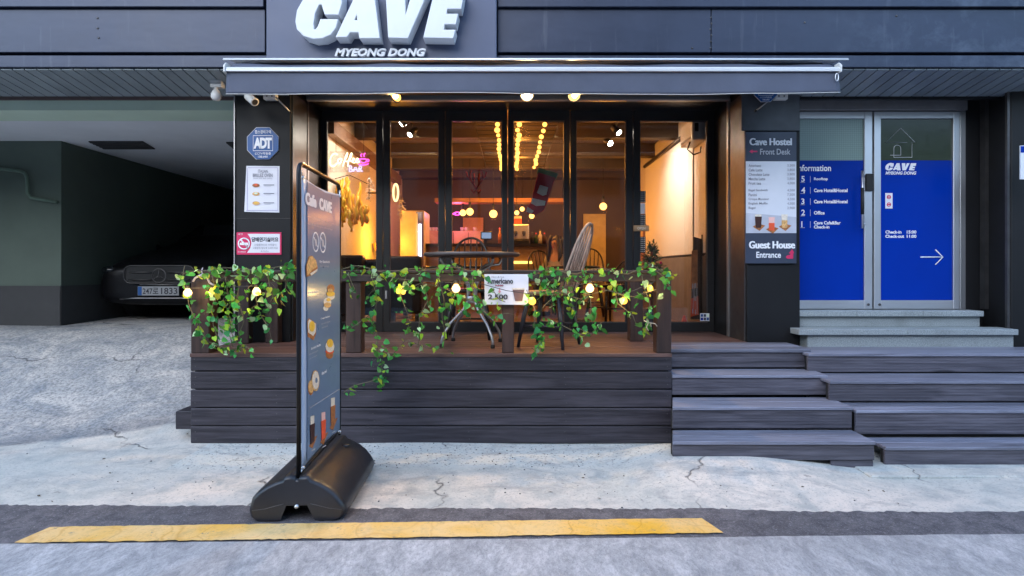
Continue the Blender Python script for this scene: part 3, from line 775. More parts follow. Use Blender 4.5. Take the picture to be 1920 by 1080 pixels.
# platform and left flight of steps
st1 = thing('deck_steps', 'left flight of weathered timber steps rising to the cafe platform', 'steps', (1.85, 4.3, 0))
PX1 = 2.45
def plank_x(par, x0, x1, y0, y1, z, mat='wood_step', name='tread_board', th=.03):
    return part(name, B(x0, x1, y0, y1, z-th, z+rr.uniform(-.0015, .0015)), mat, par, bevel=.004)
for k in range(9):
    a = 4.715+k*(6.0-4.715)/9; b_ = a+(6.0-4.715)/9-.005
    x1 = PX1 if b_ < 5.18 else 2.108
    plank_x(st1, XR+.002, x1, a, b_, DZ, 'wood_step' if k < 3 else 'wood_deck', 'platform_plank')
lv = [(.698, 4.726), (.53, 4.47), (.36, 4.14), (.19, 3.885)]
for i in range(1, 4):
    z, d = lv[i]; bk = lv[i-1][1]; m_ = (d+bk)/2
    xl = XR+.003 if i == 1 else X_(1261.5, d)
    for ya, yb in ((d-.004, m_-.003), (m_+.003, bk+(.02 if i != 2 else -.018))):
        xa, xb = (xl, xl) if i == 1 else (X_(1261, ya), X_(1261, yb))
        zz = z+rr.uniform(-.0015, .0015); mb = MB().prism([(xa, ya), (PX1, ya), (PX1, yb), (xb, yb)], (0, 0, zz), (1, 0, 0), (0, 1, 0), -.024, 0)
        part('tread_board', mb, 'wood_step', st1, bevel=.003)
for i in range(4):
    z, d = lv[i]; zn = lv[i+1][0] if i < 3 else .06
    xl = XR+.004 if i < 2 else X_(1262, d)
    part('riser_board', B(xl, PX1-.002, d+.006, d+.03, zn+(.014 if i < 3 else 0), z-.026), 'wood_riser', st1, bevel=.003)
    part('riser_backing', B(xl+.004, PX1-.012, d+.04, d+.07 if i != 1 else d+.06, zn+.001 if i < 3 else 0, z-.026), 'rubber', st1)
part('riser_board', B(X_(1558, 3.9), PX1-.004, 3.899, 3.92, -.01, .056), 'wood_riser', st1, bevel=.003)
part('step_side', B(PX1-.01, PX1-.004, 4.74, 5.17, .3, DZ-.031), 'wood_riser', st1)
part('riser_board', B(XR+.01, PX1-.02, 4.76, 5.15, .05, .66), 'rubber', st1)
# right flight: a little lower and further back than the left one
st2 = thing('hostel_steps', 'wide right flight of weathered timber steps below the granite doorway steps', 'steps', (4.5, 4.3, 0))
lr = [(.671, 4.64, 2.385), (.509, 4.346, 2.397), (.340, 4.13, 2.468), (.138, 3.93, 2.548)]
X1r = 7.0
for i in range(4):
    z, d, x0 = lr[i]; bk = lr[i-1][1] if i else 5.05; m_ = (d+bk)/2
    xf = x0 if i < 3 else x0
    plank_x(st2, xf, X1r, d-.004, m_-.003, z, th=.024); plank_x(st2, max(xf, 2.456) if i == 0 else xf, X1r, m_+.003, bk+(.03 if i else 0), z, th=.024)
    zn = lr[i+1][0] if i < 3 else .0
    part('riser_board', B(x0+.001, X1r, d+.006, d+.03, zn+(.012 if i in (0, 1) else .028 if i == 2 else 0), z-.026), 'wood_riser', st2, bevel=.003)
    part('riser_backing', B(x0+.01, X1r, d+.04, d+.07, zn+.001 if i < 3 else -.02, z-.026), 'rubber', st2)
# granite steps
gs = thing('granite_steps', 'two grey granite steps in front of the blue hostel doors', 'steps', (3.4, 5.1, .7))
for (x0, x1, d, dn, z, js) in ((2.5, 4.418, 5.02, 5.245, .826, (3.45,)), (2.594, 4.272, 5.21, 5.397, .973, (3.12, 3.72))):
    xs_ = [x0]+list(js)+[x1]
    for a, b_ in zip(xs_, xs_[1:]):
        part('slab', B(a+.001, b_-.001, d if x0 > 2.55 else d, dn, z-.05, z), 'granite', gs, bevel=.004)
part('riser', B(2.595, 4.40, 5.055, 5.24, .62, .775), 'granite', gs); part('riser', B(2.596, 4.262, 5.25, 5.39, .827, .922), 'granite', gs)

# ================================================================== AWNING
aw = thing('awning', 'retracted slate canvas awning with silver bars above the cafe front', 'awning', (.15, 4.6, 2.9))
ax0, ax1 = X_(425, 4.42), X_(1572, 4.42)
hood = MB(); hp = [(4.482, Z_(112.5, 4.482)), (4.488, Z_(109.5, 4.488)), (4.52, 3.0), (4.60, 3.022), (4.69, 3.03)]
v_ = []
for (d, z) in hp:
    for x in (-2.25, 2.62): v_.append((x, d, z))
hood.add(v_, [(2*i, 2*i+1, 2*i+3, 2*i+2) for i in range(4)], True)
o = part('hood', hood, 'silver_bar', aw); s_ = o.modifiers.new('t', 'SOLIDIFY'); s_.thickness = .006; s_.offset = 0
part('roller', MB().tube([(ax0+.05, 4.585, 2.945), (ax1-.05, 4.585, 2.945)], .048, 14), 'fabric_awning', aw)
cv = MB(); n_ = 60; v_ = []
for i in range(n_+1):
    x = ax0+.02+(ax1-ax0-.04)*i/n_; wv = .006*math.sin(x*5.1)+.004*math.sin(x*11.3)
    v_ += [(x, 4.56, 2.975), (x, 4.50, 2.950+wv), (x, 4.43, 2.904)]
cv.add(v_, [(3*i+j, 3*i+j+1, 3*i+j+4, 3*i+j+3) for i in range(n_) for j in range(2)], True)
o = part('canvas', cv, 'fabric_awning', aw); s_ = o.modifiers.new('t', 'SOLIDIFY'); s_.thickness = .003
bar = MB().prism([(-.018, -.016), (.012, -.018), (.020, -.008), (.020, .010), (.008, .018), (-.010, .016), (-.020, .004)], (ax0, 4.42, Z_(130.5, 4.42)), (0, 1, 0), FZ, 0, ax1-ax0)
part('front_bar', bar, 'silver_bar', aw)
for x, sgn in ((ax0, -1), (ax1, 1)):
    part('end_cap', MB().prism([(-.03, -.03), (.02, -.034), (.05, -.01), (.06, .05), (.0, .05), (-.032, .02)], (x+(.0 if sgn > 0 else -.012), 4.42, Z_(129.5, 4.42)), (0, 1, 0), FZ, 0, .012), 'white_plastic', aw, bevel=.002)
part('hook', MB().tube([(ax1-.02+.012*math.cos(a), 4.405, Z_(146, 4.42)+.03*math.sin(a)) for a in [k*math.pi/6 for k in range(12)]], .004, 5, closed=True), 'chrome', aw)
va = MB(); v_ = []; n_ = 110; rows = 8
def sway(x): return 1.0*math.sin(x*2.2+.4)+.55*math.sin(x*5.3+1)+.3*math.sin(x*9.7)
zt, zb = Z_(135, 4.42), Z_(175.5, 4.42)
for i in range(n_+1):
    t = i/n_; x = ax0+(ax1-ax0)*t
    for j in range(rows+1):
        u = j/rows; z = zt+(zb-zt)*u+.006*u*math.sin(x*1.9+2)+(.010*u*math.cos((t-.5)*math.pi) if 0 else 0)
        z += .016*u*max(0, abs(t-.5)*2-.80)*2
        v_.append((x-(.012*u*(1-2*t)), 4.425-.008*u+.011*u*sway(x), z))
va.add(v_, [(i*(rows+1)+j, (i+1)*(rows+1)+j, (i+1)*(rows+1)+j+1, i*(rows+1)+j+1) for i in range(n_) for j in range(rows)], True)
o = part('valance', va, 'fabric_awning', aw, center=False); s_ = o.modifiers.new('t', 'SOLIDIFY'); s_.thickness = .003
part('hem', MB().tube([v_[i*(rows+1)+rows] for i in range(n_+1)], .0035, 5), 'white_plastic', aw)

for px0, px1, a, b_, lab in ((493, 517, (517, 182), (545, 211), 'white awning bracket with thin stay beside the bullet camera'),
                             (1453, 1478, (1453, 180), (1417, 208), 'white awning bracket with thin stay above the hostel board')):
    t = thing('awning_bracket', lab, 'bracket', P((px0+px1)/2, 180, 5.15), 'awning brackets on the two pillars')
    part('mounting_box', B(X_(px0, 5.12), X_(px1, 5.12), 5.12, 5.178, Z_(186, 5.12), Z_(170, 5.12)), 'white_plastic', t, bevel=.006)
    for q in (.3, .7): part('screw', MB().lathe([(.008, 0), (.006, .004), (0, .005)], P(px0+(px1-px0)*q, 180, 5.119), 8, (0, -1, 0)), 'dark_steel', t)
    part('stay', MB().tube([P(*a, 5.11), P(*b_, 5.165)], .0065, 6), 'steel', t)
    part('foot', MB().ball(P(*b_, 5.16), .012, 6), 'rubber', t)

# bullet camera, siren
cm = thing('security_camera', 'small white bullet security camera under the left end of the awning', 'camera', P(458, 176, 4.95))
a, b_ = P(463, 179, 4.96), P(483, 196, 4.88); ax_ = (b_-a).normalized()
part('body', MB().lathe([(.0, 0), (.028, .003), (.034, .02), (.034, .12), (.037, .125), (.037, .135), (.026, .137)], a, 14, ax_), 'white_plastic', cm)
part('lens', MB().lathe([(.026, .136), (.0, .134)], a, 14, ax_), 'rubber', cm)
part('mount_arm', MB().tube([P(458, 166, 5.0), P(459, 176, 4.98), P(466, 184, 4.95)], .009, 7), 'white_plastic', cm)
part('mount_plate', MB().lathe([(.0, 0), (.03, 0), (.03, .012), (0, .012)], P(458, 163, 5.0), 12, (0, 0, 1)), 'white_plastic', cm)
sr = thing('alarm_siren', 'pale alarm box with hanging white sensor dome left of the awning', 'alarm', P(404, 150, 4.9))
part('case', B(X_(393, 4.9), X_(415, 4.9), 4.9, 4.97, Z_(163, 4.9), Z_(141, 4.9)), 'white_plastic', sr, bevel=.008, seg=2)
for k in range(2): part('case_seam', B(X_(392.6, 4.9), X_(415.4, 4.9), 4.895, 4.90, Z_(149+k*7, 4.9)-.002, Z_(149+k*7, 4.9)+.002), 'grey_plastic', sr)
part('dome', MB().lathe([(0, -.105), (.026, -.10), (.040, -.08), (.040, -.05), (.028, -.02), (.014, -.005), (.012, .02)], P(405, 166, 4.92), 14, (0, 0, 1)), 'white_plastic', sr)

# under-awning spot lamps
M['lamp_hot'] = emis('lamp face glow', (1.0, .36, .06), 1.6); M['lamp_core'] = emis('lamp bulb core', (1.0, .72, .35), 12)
M['amber_glass'] = glassmat('amber glass', (1, .65, .25), .1)
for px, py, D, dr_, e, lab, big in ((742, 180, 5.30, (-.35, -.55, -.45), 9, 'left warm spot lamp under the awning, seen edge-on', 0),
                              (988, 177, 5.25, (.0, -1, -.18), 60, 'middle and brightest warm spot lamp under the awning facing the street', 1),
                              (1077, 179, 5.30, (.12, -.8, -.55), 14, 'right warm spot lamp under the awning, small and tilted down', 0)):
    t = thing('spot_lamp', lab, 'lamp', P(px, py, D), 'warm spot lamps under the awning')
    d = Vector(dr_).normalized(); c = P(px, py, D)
    part('housing', MB().lathe([(.0, -.13), (.022, -.128), (.026, -.09), (.045, -.03), (.062, .0), (.064, .006), (.060, .006), (.045, -.02)], c, 16, d), 'black_frame', t)
    part('lamp_face', MB().lathe([(0, -.012), (.044, -.014), (.0585, -.002)], c, 16, d), 'lamp_hot', t)
    part('bulb', MB().ball(c+d*(.02 if big else .003), .052 if big else .024, 12), 'lamp_core', t)  # middle bulb oversized: its glare is put into the shape
    part('yoke', MB().tube([c-d*.08, c-d*.09+Vector((0, 0, .07)), (c.x, D+.06, 3.05)], .007, 6), 'black_frame', t)
    l = bpy.data.lights.new('spot_light', 'SPOT'); l.energy = e*2.2; l.color = (1, .62, .26); l.spot_size = R(150); l.spot_blend = .8; l.shadow_soft_size = .04
    lo = bpy.data.objects.new('spot_light', l); COL.objects.link(lo); lo.location = c+d*.05; lo.rotation_euler = d.to_track_quat('-Z', 'Y').to_euler()
    lo.parent = t; lo.matrix_parent_inverse = WM(t).inverted()
# ================================================================== SIGNS ON THE PILLARS
PF = 5.178
# octagonal alarm sign
def octo(name, label, cx, cy, rx, ry, D, full=True):
    t = thing(name, label, 'sign', P(cx, cy, D))
    k = .4142
    def oc(s): return [(cx+rx*s*a, cy+ry*s*b) for a, b in ((1, k), (k, 1), (-k, 1), (-1, k), (-1, -k), (-k, -1), (k, -1), (1, -k))]
    part('rim', pxpoly(oc(1), D, .008), 'ink_dim', t); part('face', pxpoly(oc(.965), D-.0085, .002), 'sign_blue', t)
    d = D-.0108
    for a, b, c, e in ((-.62, -.50, .62, -.47), (-.62, .43, .62, .46), (-.62, -.47, -.60, .43), (.60, -.47, .62, .43)):
        part('rule', pxbox(cx+rx*a, cy+ry*b, cx+rx*c, cy+ry*e, d-.001, .001), 'ink_white', t)
    text_px('ADT', cx-rx*.58, cy-ry*.36, cx+rx*.56, cy+ry*.32, d, 'ink_white', t, bold=.055, space=.82)
    text_px('캡스경비구역', cx-rx*.5, cy-ry*.82, cx+rx*.5, cy-ry*.60, d, 'ink_white', t, bold=.01)
    text_px('CCTV작동중', cx-rx*.5, cy+ry*.54, cx+rx*.5, cy+ry*.70, d, 'ink_white', t, bold=.01)
    text_px('1588-6400', cx-rx*.3, cy+ry*.75, cx+rx*.3, cy+ry*.88, d, 'ink_white', t, bold=.01)
    return t
octo('alarm_sign', 'blue octagonal ADT sign on the black pillar above the bagel poster', 493, 269, 30, 30.5, 5.176)
octo('alarm_sign', 'blue octagonal ADT sign half hidden by the right end of the awning', 1436, 169, 22, 22, 5.10)
# poster
t = thing('food_poster', 'lilac white paper poster of three dishes taped to the left black pillar', 'poster', P(491, 355, PF))
part('sheet', pxpoly([(462, 311), (524, 311.5), (523.5, 398.5), (458, 397)], PF-.001, .003), 'paper', t)
d = PF-.0045
text_px('ITALIAN', 484, 318, 502, 324, d, 'ink_grey', t, bold=.01); text_px('BRILLEZ OVEN', 474, 325.5, 511, 332, d, 'ink_grey', t, bold=.01)
text_px('pasta the full menu', 475, 333.5, 510, 336, d, 'ink_grey', t)
for a, b, c, e in ((464.5, 314, 521, 314.7), (461.5, 394, 521, 394.8), (520.4, 315, 521, 394), (463.2, 315, 463.8, 394)):
    part('border_rule', pxbox(a, b, c, e, d, .001), plain('lilac ink', (.36, .32, .50), .6) if 'lilac ink' not in bpy.data.materials else bpy.data.materials['lilac ink'], t)
for y, m1, m2 in ((347.5, 'bun', 'orangered'), (363.5, 'tan', 'garage_green'), (381, 'tan', 'egg')):
    part('dish_picture', MB().prism([(X_(480+7*math.cos(a), d), Z_(y+3.6*math.sin(a), d)) for a in [k*math.pi/7 for k in range(14)]], (0, d, 0), FX, FZ, 0, .0012), m1, t)
    part('dish_picture', MB().prism([(X_(480+3.2*math.cos(a), d), Z_(y-1+1.8*math.sin(a), d)) for a in [k*math.pi/5 for k in range(10)]], (0, d-.0013, 0), FX, FZ, 0, .0012), m2, t)
    part('text_rule', pxbox(494, y-1.5, 514, y-.2, d, .001), 'ink_grey', t); part('text_rule', pxbox(495, y+1.2, 508, y+1.8, d, .001), 'ink_dim', t)
# no smoking sign
t = thing('no_smoking_sign', 'crimson and white no smoking sign with Korean lettering on the left pillar', 'sign', P(486, 457, PF))
part('board', pxbox(443.5, 435.5, 527.5, 477.5, PF-.006, .006), 'ink_red', t, bevel=.001)
part('white_field', pxpoly([(464, 438.5), (524.5, 438.5), (524.5, 474), (463, 474), (469, 466), (471.5, 456), (469.5, 446)], PF-.0065, .0012), 'paper', t)
d = PF-.008
ring = [(457.5+11.5*math.cos(k*math.pi/12), 457+11.5*math.sin(k*math.pi/12)) for k in range(24)]
part('ring_mark', MB().lathe([(.0545, 0), (.0545, .0012), (.043, .0012), (.043, 0)], P(457.5, 457, d+.001), 24, (0, -1, 0)), 'ink_white', t)
part('cigarette_mark', pxbox(450, 455, 465, 459.5, d, .001), 'ink_white', t)
part('slash_mark', MB().tube([P(451, 449, d-.001), P(465, 465, d-.001)], .006, 4), 'ink_white', t)
text_px('담배연기싫어요', 472, 444.5, 522, 453.5, PF-.0078, 'ink', t, bold=.02)
text_px('간접흡연으로 이웃들이', 477, 457, 518, 461, PF-.0078, 'ink_grey', t); text_px('고통받지 않도록 도와주세요', 474, 463, 521, 467, PF-.0078, 'ink_grey', t)
text_px('중구보건소', 489, 469.5, 504, 472.5, PF-.0078, 'ink_grey', t); text_px('NO SMOKING', 446, 471, 461, 473.5, d, 'ink_white', t); text_px('금연', 446, 437.5, 455, 440.5, d, 'ink_white', t)

# hostel board
def serif_px(s, x0, y0, x1, y1, D, mat, par):
    """high contrast lettering: thin strokes thickened sideways only, with slab feet"""
    for k in range(4): text_px(s, x0+k*.45, y0, x1-1.5+k*.45, y1, D-k*.0004, mat, par, bold=.014)
HD = 5.165
t = thing('hostel_board', 'tall narrow slate and white hostel signboard with drinks menu on the right pillar', 'sign', P(1446, 370, HD))
HB = HD-.012
part('board', pxbox(1397.5, 247, 1493.5, 494, HB, .0125), 'ink_navy', t, bevel=.002)
part('menu_sheet', pxpoly([(1398.5, 302.5), (1493, 302.5), (1493.2, 437), (1398.8, 437)], HB-.001, .0015), 'paper_cool', t)
d = HB-.0035
serif_px('Cave Hostel', 1405, 259, 1485, 272.5, d+.002, 'ink_white', t); text_px('Front Desk', 1425, 279, 1482, 290, d+.002, 'ink_dim', t, bold=.015)
serif_px('Guest House', 1404, 452, 1491, 466, d+.002, 'ink_white', t); text_px('Entrance', 1418, 472, 1464, 483.5, d+.002, 'ink_white', t, bold=.02)
part('arrow', pxpoly([(1405, 284), (1411, 280), (1411, 282.8), (1420, 282.8), (1420, 285.2), (1411, 285.2), (1411, 288)], d+.002, .001), 'ink_red', t)
part('arrow', pxpoly([(1473, 482), (1476, 479), (1482, 478), (1482, 475), (1479, 475), (1485.5, 467), (1489, 474), (1487.5, 475), (1487, 485), (1476, 485)], d+.002, .001), 'ink_red', t)
rows = [('Americano', '3,500'), ('Cafe Latte', '3,800'), ('Chocolate Latte', '3,800'), ('Matcha Latte', '3,800'), ('Fruit tea', '4,000')]
for i, (a, b) in enumerate(rows):
    y = 310.5+i*8.3; text_px(a, 1403.5, y-2.6, 1403.5+len(a)*2.6, y+2.6, d, 'ink_grey', t, bold=.01); text_px(b, 1476, y-2.6, 1490, y+2.6, d, 'ink_grey', t)
rows = [('Bagel Sandwich', '4,500'), ('Panini', '7,500'), ('Croque Monsieur', '4,500'), ('English Muffin', '4,500'), ('Bagel', '2,900')]
for i, (a, b) in enumerate(rows):
    y = 357+i*8.3; text_px(a, 1403.5, y-2.6, 1403.5+len(a)*2.55, y+2.6, d, 'ink_grey', t, bold=.01); text_px(b, 1476, y-2.6, 1490, y+2.6, d, 'ink_grey', t)
part('shade_print', pxpoly([(1399, 399), (1493, 407), (1493, 436.5), (1399, 436.5)], HB-.0026, .001), plain('pale slate print', (.46, .48, .55), .5), t)
for cx, m1, m2 in ((1422, 'cola', 'cola'), (1447, 'pinkish', 'orangered'), (1471, 'milk', 'tan')):
    yy = 402 if cx != 1447 else 407
    part('coaster_picture', pxpoly([(cx-11, yy+23), (cx, yy+17), (cx+13, yy+21), (cx+2, yy+31)], d, .001), 'bun', t)
    part('drink_picture', pxpoly([(cx-6, yy), (cx+6, yy), (cx+5, yy+12), (cx-5, yy+12)], d-.0012, .001), m1 if cx != 1422 else 'milk', t)
    part('drink_picture', pxpoly([(cx-6.5, yy+4), (cx+6.5, yy+4), (cx+5, yy+25), (cx-5, yy+25)], d-.0024, .001) if cx == 1422 else pxpoly([(cx-5.5, yy+11), (cx+5.5, yy+11), (cx+5, yy+25), (cx-5, yy+25)], d-.0024, .001), m2, t)
# notice at the right edge
t = thing('notice_board', 'white notice with blue head cut by the right edge of the picture', 'sign', P(1925, 304, 4.89))
part('board', pxbox(1913.5, 273, 1960, 336, 4.889, .01), 'paper_cool', t); part('heading', pxbox(1914, 274, 1959, 286, 4.887, .0015), 'vinyl_blue', t)

# ================================================================== BANNER STAND
bs = thing('banner_stand', 'double sided pavement banner stand with cafe menu and black water-filled base', 'sign stand', (X_(562, 3.45), 3.45, 0))
bd = Vector((-.035, 1, 0)).normalized(); br = Vector((bd.y, -bd.x, 0)); bO = Vector((X_(560, 3.10), 3.10, .012))
prof = [(-.262, .052), (-.245, .115), (-.21, .152), (-.165, .182), (-.12, .203), (-.078, .215), (-.072, .230), (-.058, .236), (-.012, .236), (-.010, .222), (.010, .222), (.012, .236), (.052, .236), (.066, .231), (.072, .216),
        (.12, .196), (.165, .170), (.207, .135), (.243, .088), (.262, .052), (.254, .022), (.225, 0), (.107, 0), (.060, .082), (-.062, .082), (-.097, 0), (-.228, 0), (-.255, .022)]
mb = MB(); m = len(prof); secs = [(-.03, .90), (-.022, .955), (-.008, .985), (.012, 1), (.70, 1), (.735, .985), (.76, .95), (.775, .86)]
vs = []
for t_, s_ in secs:
    for a, h in prof: vs.append(bO+bd*t_+br*(a*s_)+Vector((0, 0, .0+h*s_+(1-s_)*.05*(1 if h > .03 else 0))))
fs = [(i*m+k, i*m+(k+1) % m, (i+1)*m+(k+1) % m, (i+1)*m+k) for i in range(len(secs)-1) for k in range(m)]
mb.add(vs, fs, True); o0 = len(mb.v)-len(vs); mb.f += [tuple(o0+k for k in reversed(range(m))), tuple(o0+(len(secs)-1)*m+k for k in range(m))]; mb.sm += [False, False]
M['base_plastic'] = plain('black moulded plastic', (.018, .018, .022), .36, var=.3, scale=3, bmp=.04)
o = part('base', mb, 'base_plastic', bs)
md = o.modifiers.new('n', 'WEIGHTED_NORMAL') if False else None
seam = [bO+bd*(-.0295)+br*a+Vector((0, 0, h)) for a, h in ((-.235, .055), (-.17, .062), (-.11, .078), (-.07, .088))]
part('mould_seam', MB().tube(seam, .0022, 4).tube([bO+bd*(-.0295)+br*a+Vector((0, 0, h)) for a, h in ((.235, .055), (.17, .062), (.11, .078), (.07, .088))], .0022, 4), 'dark_steel', bs)
part('filler_cap', MB().lathe([(0, .012), (.022, .012), (.026, .006), (.026, 0)], bO+bd*.6+br*.10+Vector((0, 0, .203)), 12, (0, 0, 1)), 'base_plastic', bs)
def bl(u, z, off=0): return bO+bd*u+br*off+Vector((0, 0, z-.012))
path = [bl(0, .10), bl(0, 1.87)]+[bl(.055-.055*math.cos(a), 1.87+.055*math.sin(a)) for a in (R(22), R(45), R(68))]+[bl(.055, 1.925), bl(.77, 1.925)]+[bl(.77+.055*math.sin(a), 1.87+.055*math.cos(a)) for a in (R(22), R(45), R(68))]+[bl(.825, 1.87), bl(.825, .22)]
part('frame', MB().tube(path, .0125, 10), 'black_metal', bs)
part('cross_bar', MB().tube([bl(.0, .245, 0), bl(.82, .245, 0)], .008, 8), 'black_metal', bs)
part('foot_bolt', MB().lathe([(0, .012), (.01, .01), (.012, 0)], bO+bd*(-.031)+br*0+Vector((0, 0, .075)), 8, -bd), 'chrome', bs)
bn_v = []; nu, nv = 14, 20
for i in range(nu+1):
    for j in range(nv+1):
        u_ = i/nu; v2 = j/nv
        zz = .262+(1.858-.262)*v2; uu = .03+.765*u_
        zz += .022*(abs(2*v2-1)**1)*(1 if v2 < .5 else -1)*(4*u_*(1-u_))*.9
        bn_v.append(bl(uu, zz, .006+.004*math.sin(u_*5+v2*3)*math.sin(v2*7)*4*u_*(1-u_)))
bn = MB(); bn.add(bn_v, [(i*(nv+1)+j, (i+1)*(nv+1)+j, (i+1)*(nv+1)+j+1, i*(nv+1)+j+1) for i in range(nu) for j in range(nv)], True)
M['banner_white'] = plain('banner border film', (.42, .50, .64), .35, var=.04); M['banner_navy'] = plain('banner navy print', (.15, .22, .33), .3, var=.08, scale=2, coat=.3)
bo = part('banner', bn, 'banner_white', bs); s_ = bo.modifiers.new('t', 'SOLIDIFY'); s_.thickness = .002; s_.offset = 0
def bprint(poly, mat, lift, name='print'): return part(name, MB().prism(poly, bO-Vector((0, 0, .012)), bd, FZ, lift, lift+.0012), mat, bo)
bprint([(.105, .285), (.45, .300), (.79, .270), (.79, 1.845), (.45, 1.822), (.105, 1.838)], 'banner_navy', .012, 'printed_panel')
X0b = bO.x
def bp(x, y):
    k = -.035; D = (X0b-k*3.10)/((x-CX)/F-k)
    return (D-3.10)/bd.y, CH-(y-CY)*D/F
def btext(s, x0, x1, yt, yb, mat='ink_white', **k):
    """yt,yb are the top and bottom in the picture at the left end x0"""
    a, zt = bp(x0, yt); _, zb = bp(x0, yb); b, _ = bp(x1, yt)
    text_on(s, (a, zb, b, zt), bO-Vector((0, 0, .012)), bd, FZ, mat, bo, lift=.0142, **k)
def bpoly(pts, mat, l=0, name='food_picture'): return bprint([bp(x, y) for x, y in pts], mat, .0135+l*.0013, name)
def bell(cx, cy, rx, ry, mat, l=0, name='food_picture', n=12): return bpoly([(cx+rx*math.cos(2*math.pi*k/n), cy+ry*math.sin(2*math.pi*k/n)) for k in range(n)], mat, l, name)
a_, zt_ = bp(567.5, 359); _, zb_ = bp(567.5, 383); m1_, _ = bp(589, 359); m2_, _ = bp(594, 359); b_, _ = bp(618, 359)
for k in range(3):
    for wd, q0, q1 in (('Cafe', a_, m1_), ('CAVE', m2_, b_)):
        w_ = (b_-a_)*.010*k; text_on(wd, (q0+w_, zb_, q1-.012+w_, zt_), bO-Vector((0, 0, .012)), bd, FZ, 'ink_white', bo, lift=.0142+k*.0004, bold=.034)
btext('OPEN 08:00 - 22:00', 582, 604, 406, 411, 'ink_dim'); btext('for here & take away good coffee and bagel', 568, 619, 416, 421, 'ink_dim', bold=.01)
for x0, y0, x1, y1 in ((563.5, 402.5, 579, 407), (606, 414.5, 622.5, 420), (576, 765, 633, 729)):
    bpoly([(x0, y0), (x1, y1), (x1, y1+.8), (x0, y0+.8)], 'ink_dim', 0, 'rule')
for cx, cy in ((587.5, 454), (601, 455)):
    c = bp(cx, cy); a = bp(cx-6, cy)[0]; r_ = abs(c[0]-a)
    part('ring_mark', MB().lathe([(r_, 0), (r_, .0012), (r_*.86, .0012), (r_*.86, 0)], bl(c[0], c[1], .0135), 20, br), 'ink_white', bo)
    bpoly([(cx-4, cy-9), (cx-3, cy-10), (cx+4, cy+9), (cx+3, cy+10)], 'ink_white', 0, 'slash_mark'); bell(cx, cy+1, 2.2, 7, 'ink_dim', 0, 'icon_mark')
bpoly([(569, 498), (574, 481), (580, 479), (588, 488), (591, 502), (588, 511), (579, 517), (570, 519)], 'bun'); bpoly([(570, 497), (575, 482), (581, 480), (588, 489), (590, 500), (580, 506), (574, 514), (571, 516)], 'tan', 1)
bpoly([(576, 513), (590, 504), (589, 508), (578, 517)], 'milk', 2)
btext('Egg Sandwich', 595, 614, 488, 494, bold=.02); btext('brioche and egg', 596, 612, 497, 501, 'ink_dim')
for (cx, cy, rx, ry, m_) in ((616, 541, 7, 8, 'bun'), (615, 551, 8, 5, 'egg'), (616, 556, 7, 6, 'milk'), (609, 566, 7.5, 8, 'milk'), (609, 572, 7, 5, 'tan'), (606, 578, 5, 5, 'milk'), (614, 545, 5, 4, 'tan'), (611, 562, 4, 3, 'egg')): bell(cx, cy, rx, ry, m_, 0 if m_ == 'bun' else (1 if m_ == 'milk' else 2))
btext('Bagel Sandwich', 574, 593, 547, 552, bold=.02); btext('ham and egg', 573, 594, 556, 559, 'ink_dim'); btext('cream cheese', 573, 590, 563, 566, 'ink_dim')
bpoly([(571, 602), (575, 597), (588, 606), (588, 625), (583, 638), (572, 631)], 'bun'); bpoly([(572, 603), (575.5, 598.5), (587, 607), (587, 622), (582, 630), (572.5, 623)], 'milk', 1); bell(579.5, 612, 5.5, 10, 'egg', 2)
btext('Croque Madame', 597, 614, 596, 600, bold=.02); btext('ham and cheese', 598, 615, 606, 609, 'ink_dim'); btext('bechamel', 599, 610, 613, 616, 'ink_dim')
bell(613.5, 665, 7, 8, 'bun'); bell(613.5, 659, 8, 4.5, 'orangered', 1); bell(613.5, 650, 8.5, 11, 'milk', 2); bell(613.5, 643.5, 6, 8, 'egg', 3)
btext('English Muffin', 579, 597, 652, 657, bold=.02); btext('sausage', 575, 592, 664, 667, 'ink_dim'); btext('egg and cheese', 575, 590, 672, 675, 'ink_dim')
bell(578, 727, 5.5, 14, 'bun'); bell(578, 725, 5, 12, 'tan', 1); bell(586, 714, 7.5, 20, 'tan', 2); bell(586, 713, 6.5, 17, 'milk', 3); bell(587, 713, 2, 5, 'banner_navy', 4)
btext('Bagel', 599, 608, 698, 705, bold=.02)
for cx, cy, m1, m2 in ((581, 781, 'milk', 'cola'), (602, 774, 'pinkish', 'orangered'), (620, 747, 'milk', 'bun')):
    bpoly([(cx-6, cy+56), (cx+1, cy+40), (cx+9, cy+36), (cx+3, cy+52), (cx, cy+60)], 'bun')
    bpoly([(cx-4, cy), (cx+3, cy-2), (cx+3, cy+24), (cx-4, cy+28)], m1, 1); bpoly([(cx-5, cy+16), (cx+4, cy+12), (cx+3, cy+46), (cx-4, cy+52)], m2, 2)
    bpoly([(cx-2, cy+64), (cx+5, cy+60), (cx+5, cy+62), (cx-2, cy+66)], 'ink_dim', 0, 'rule')
for u_, z_ in ((.035, 1.85), (.79, 1.845), (.035, .27), (.79, .255)):
    z2 = z_+(.05 if z_ > 1 else -.02); u2 = u_-.03 if u_ < .4 else u_+.03
    part('clip', MB().tube([bl(u_, z_, .012), bl(u2, z2, .004)], .0055, 6), 'chrome', bs); part('clip_ring', MB().ball(bl(u_, z_, .012), .011, 8), 'chrome', bs)

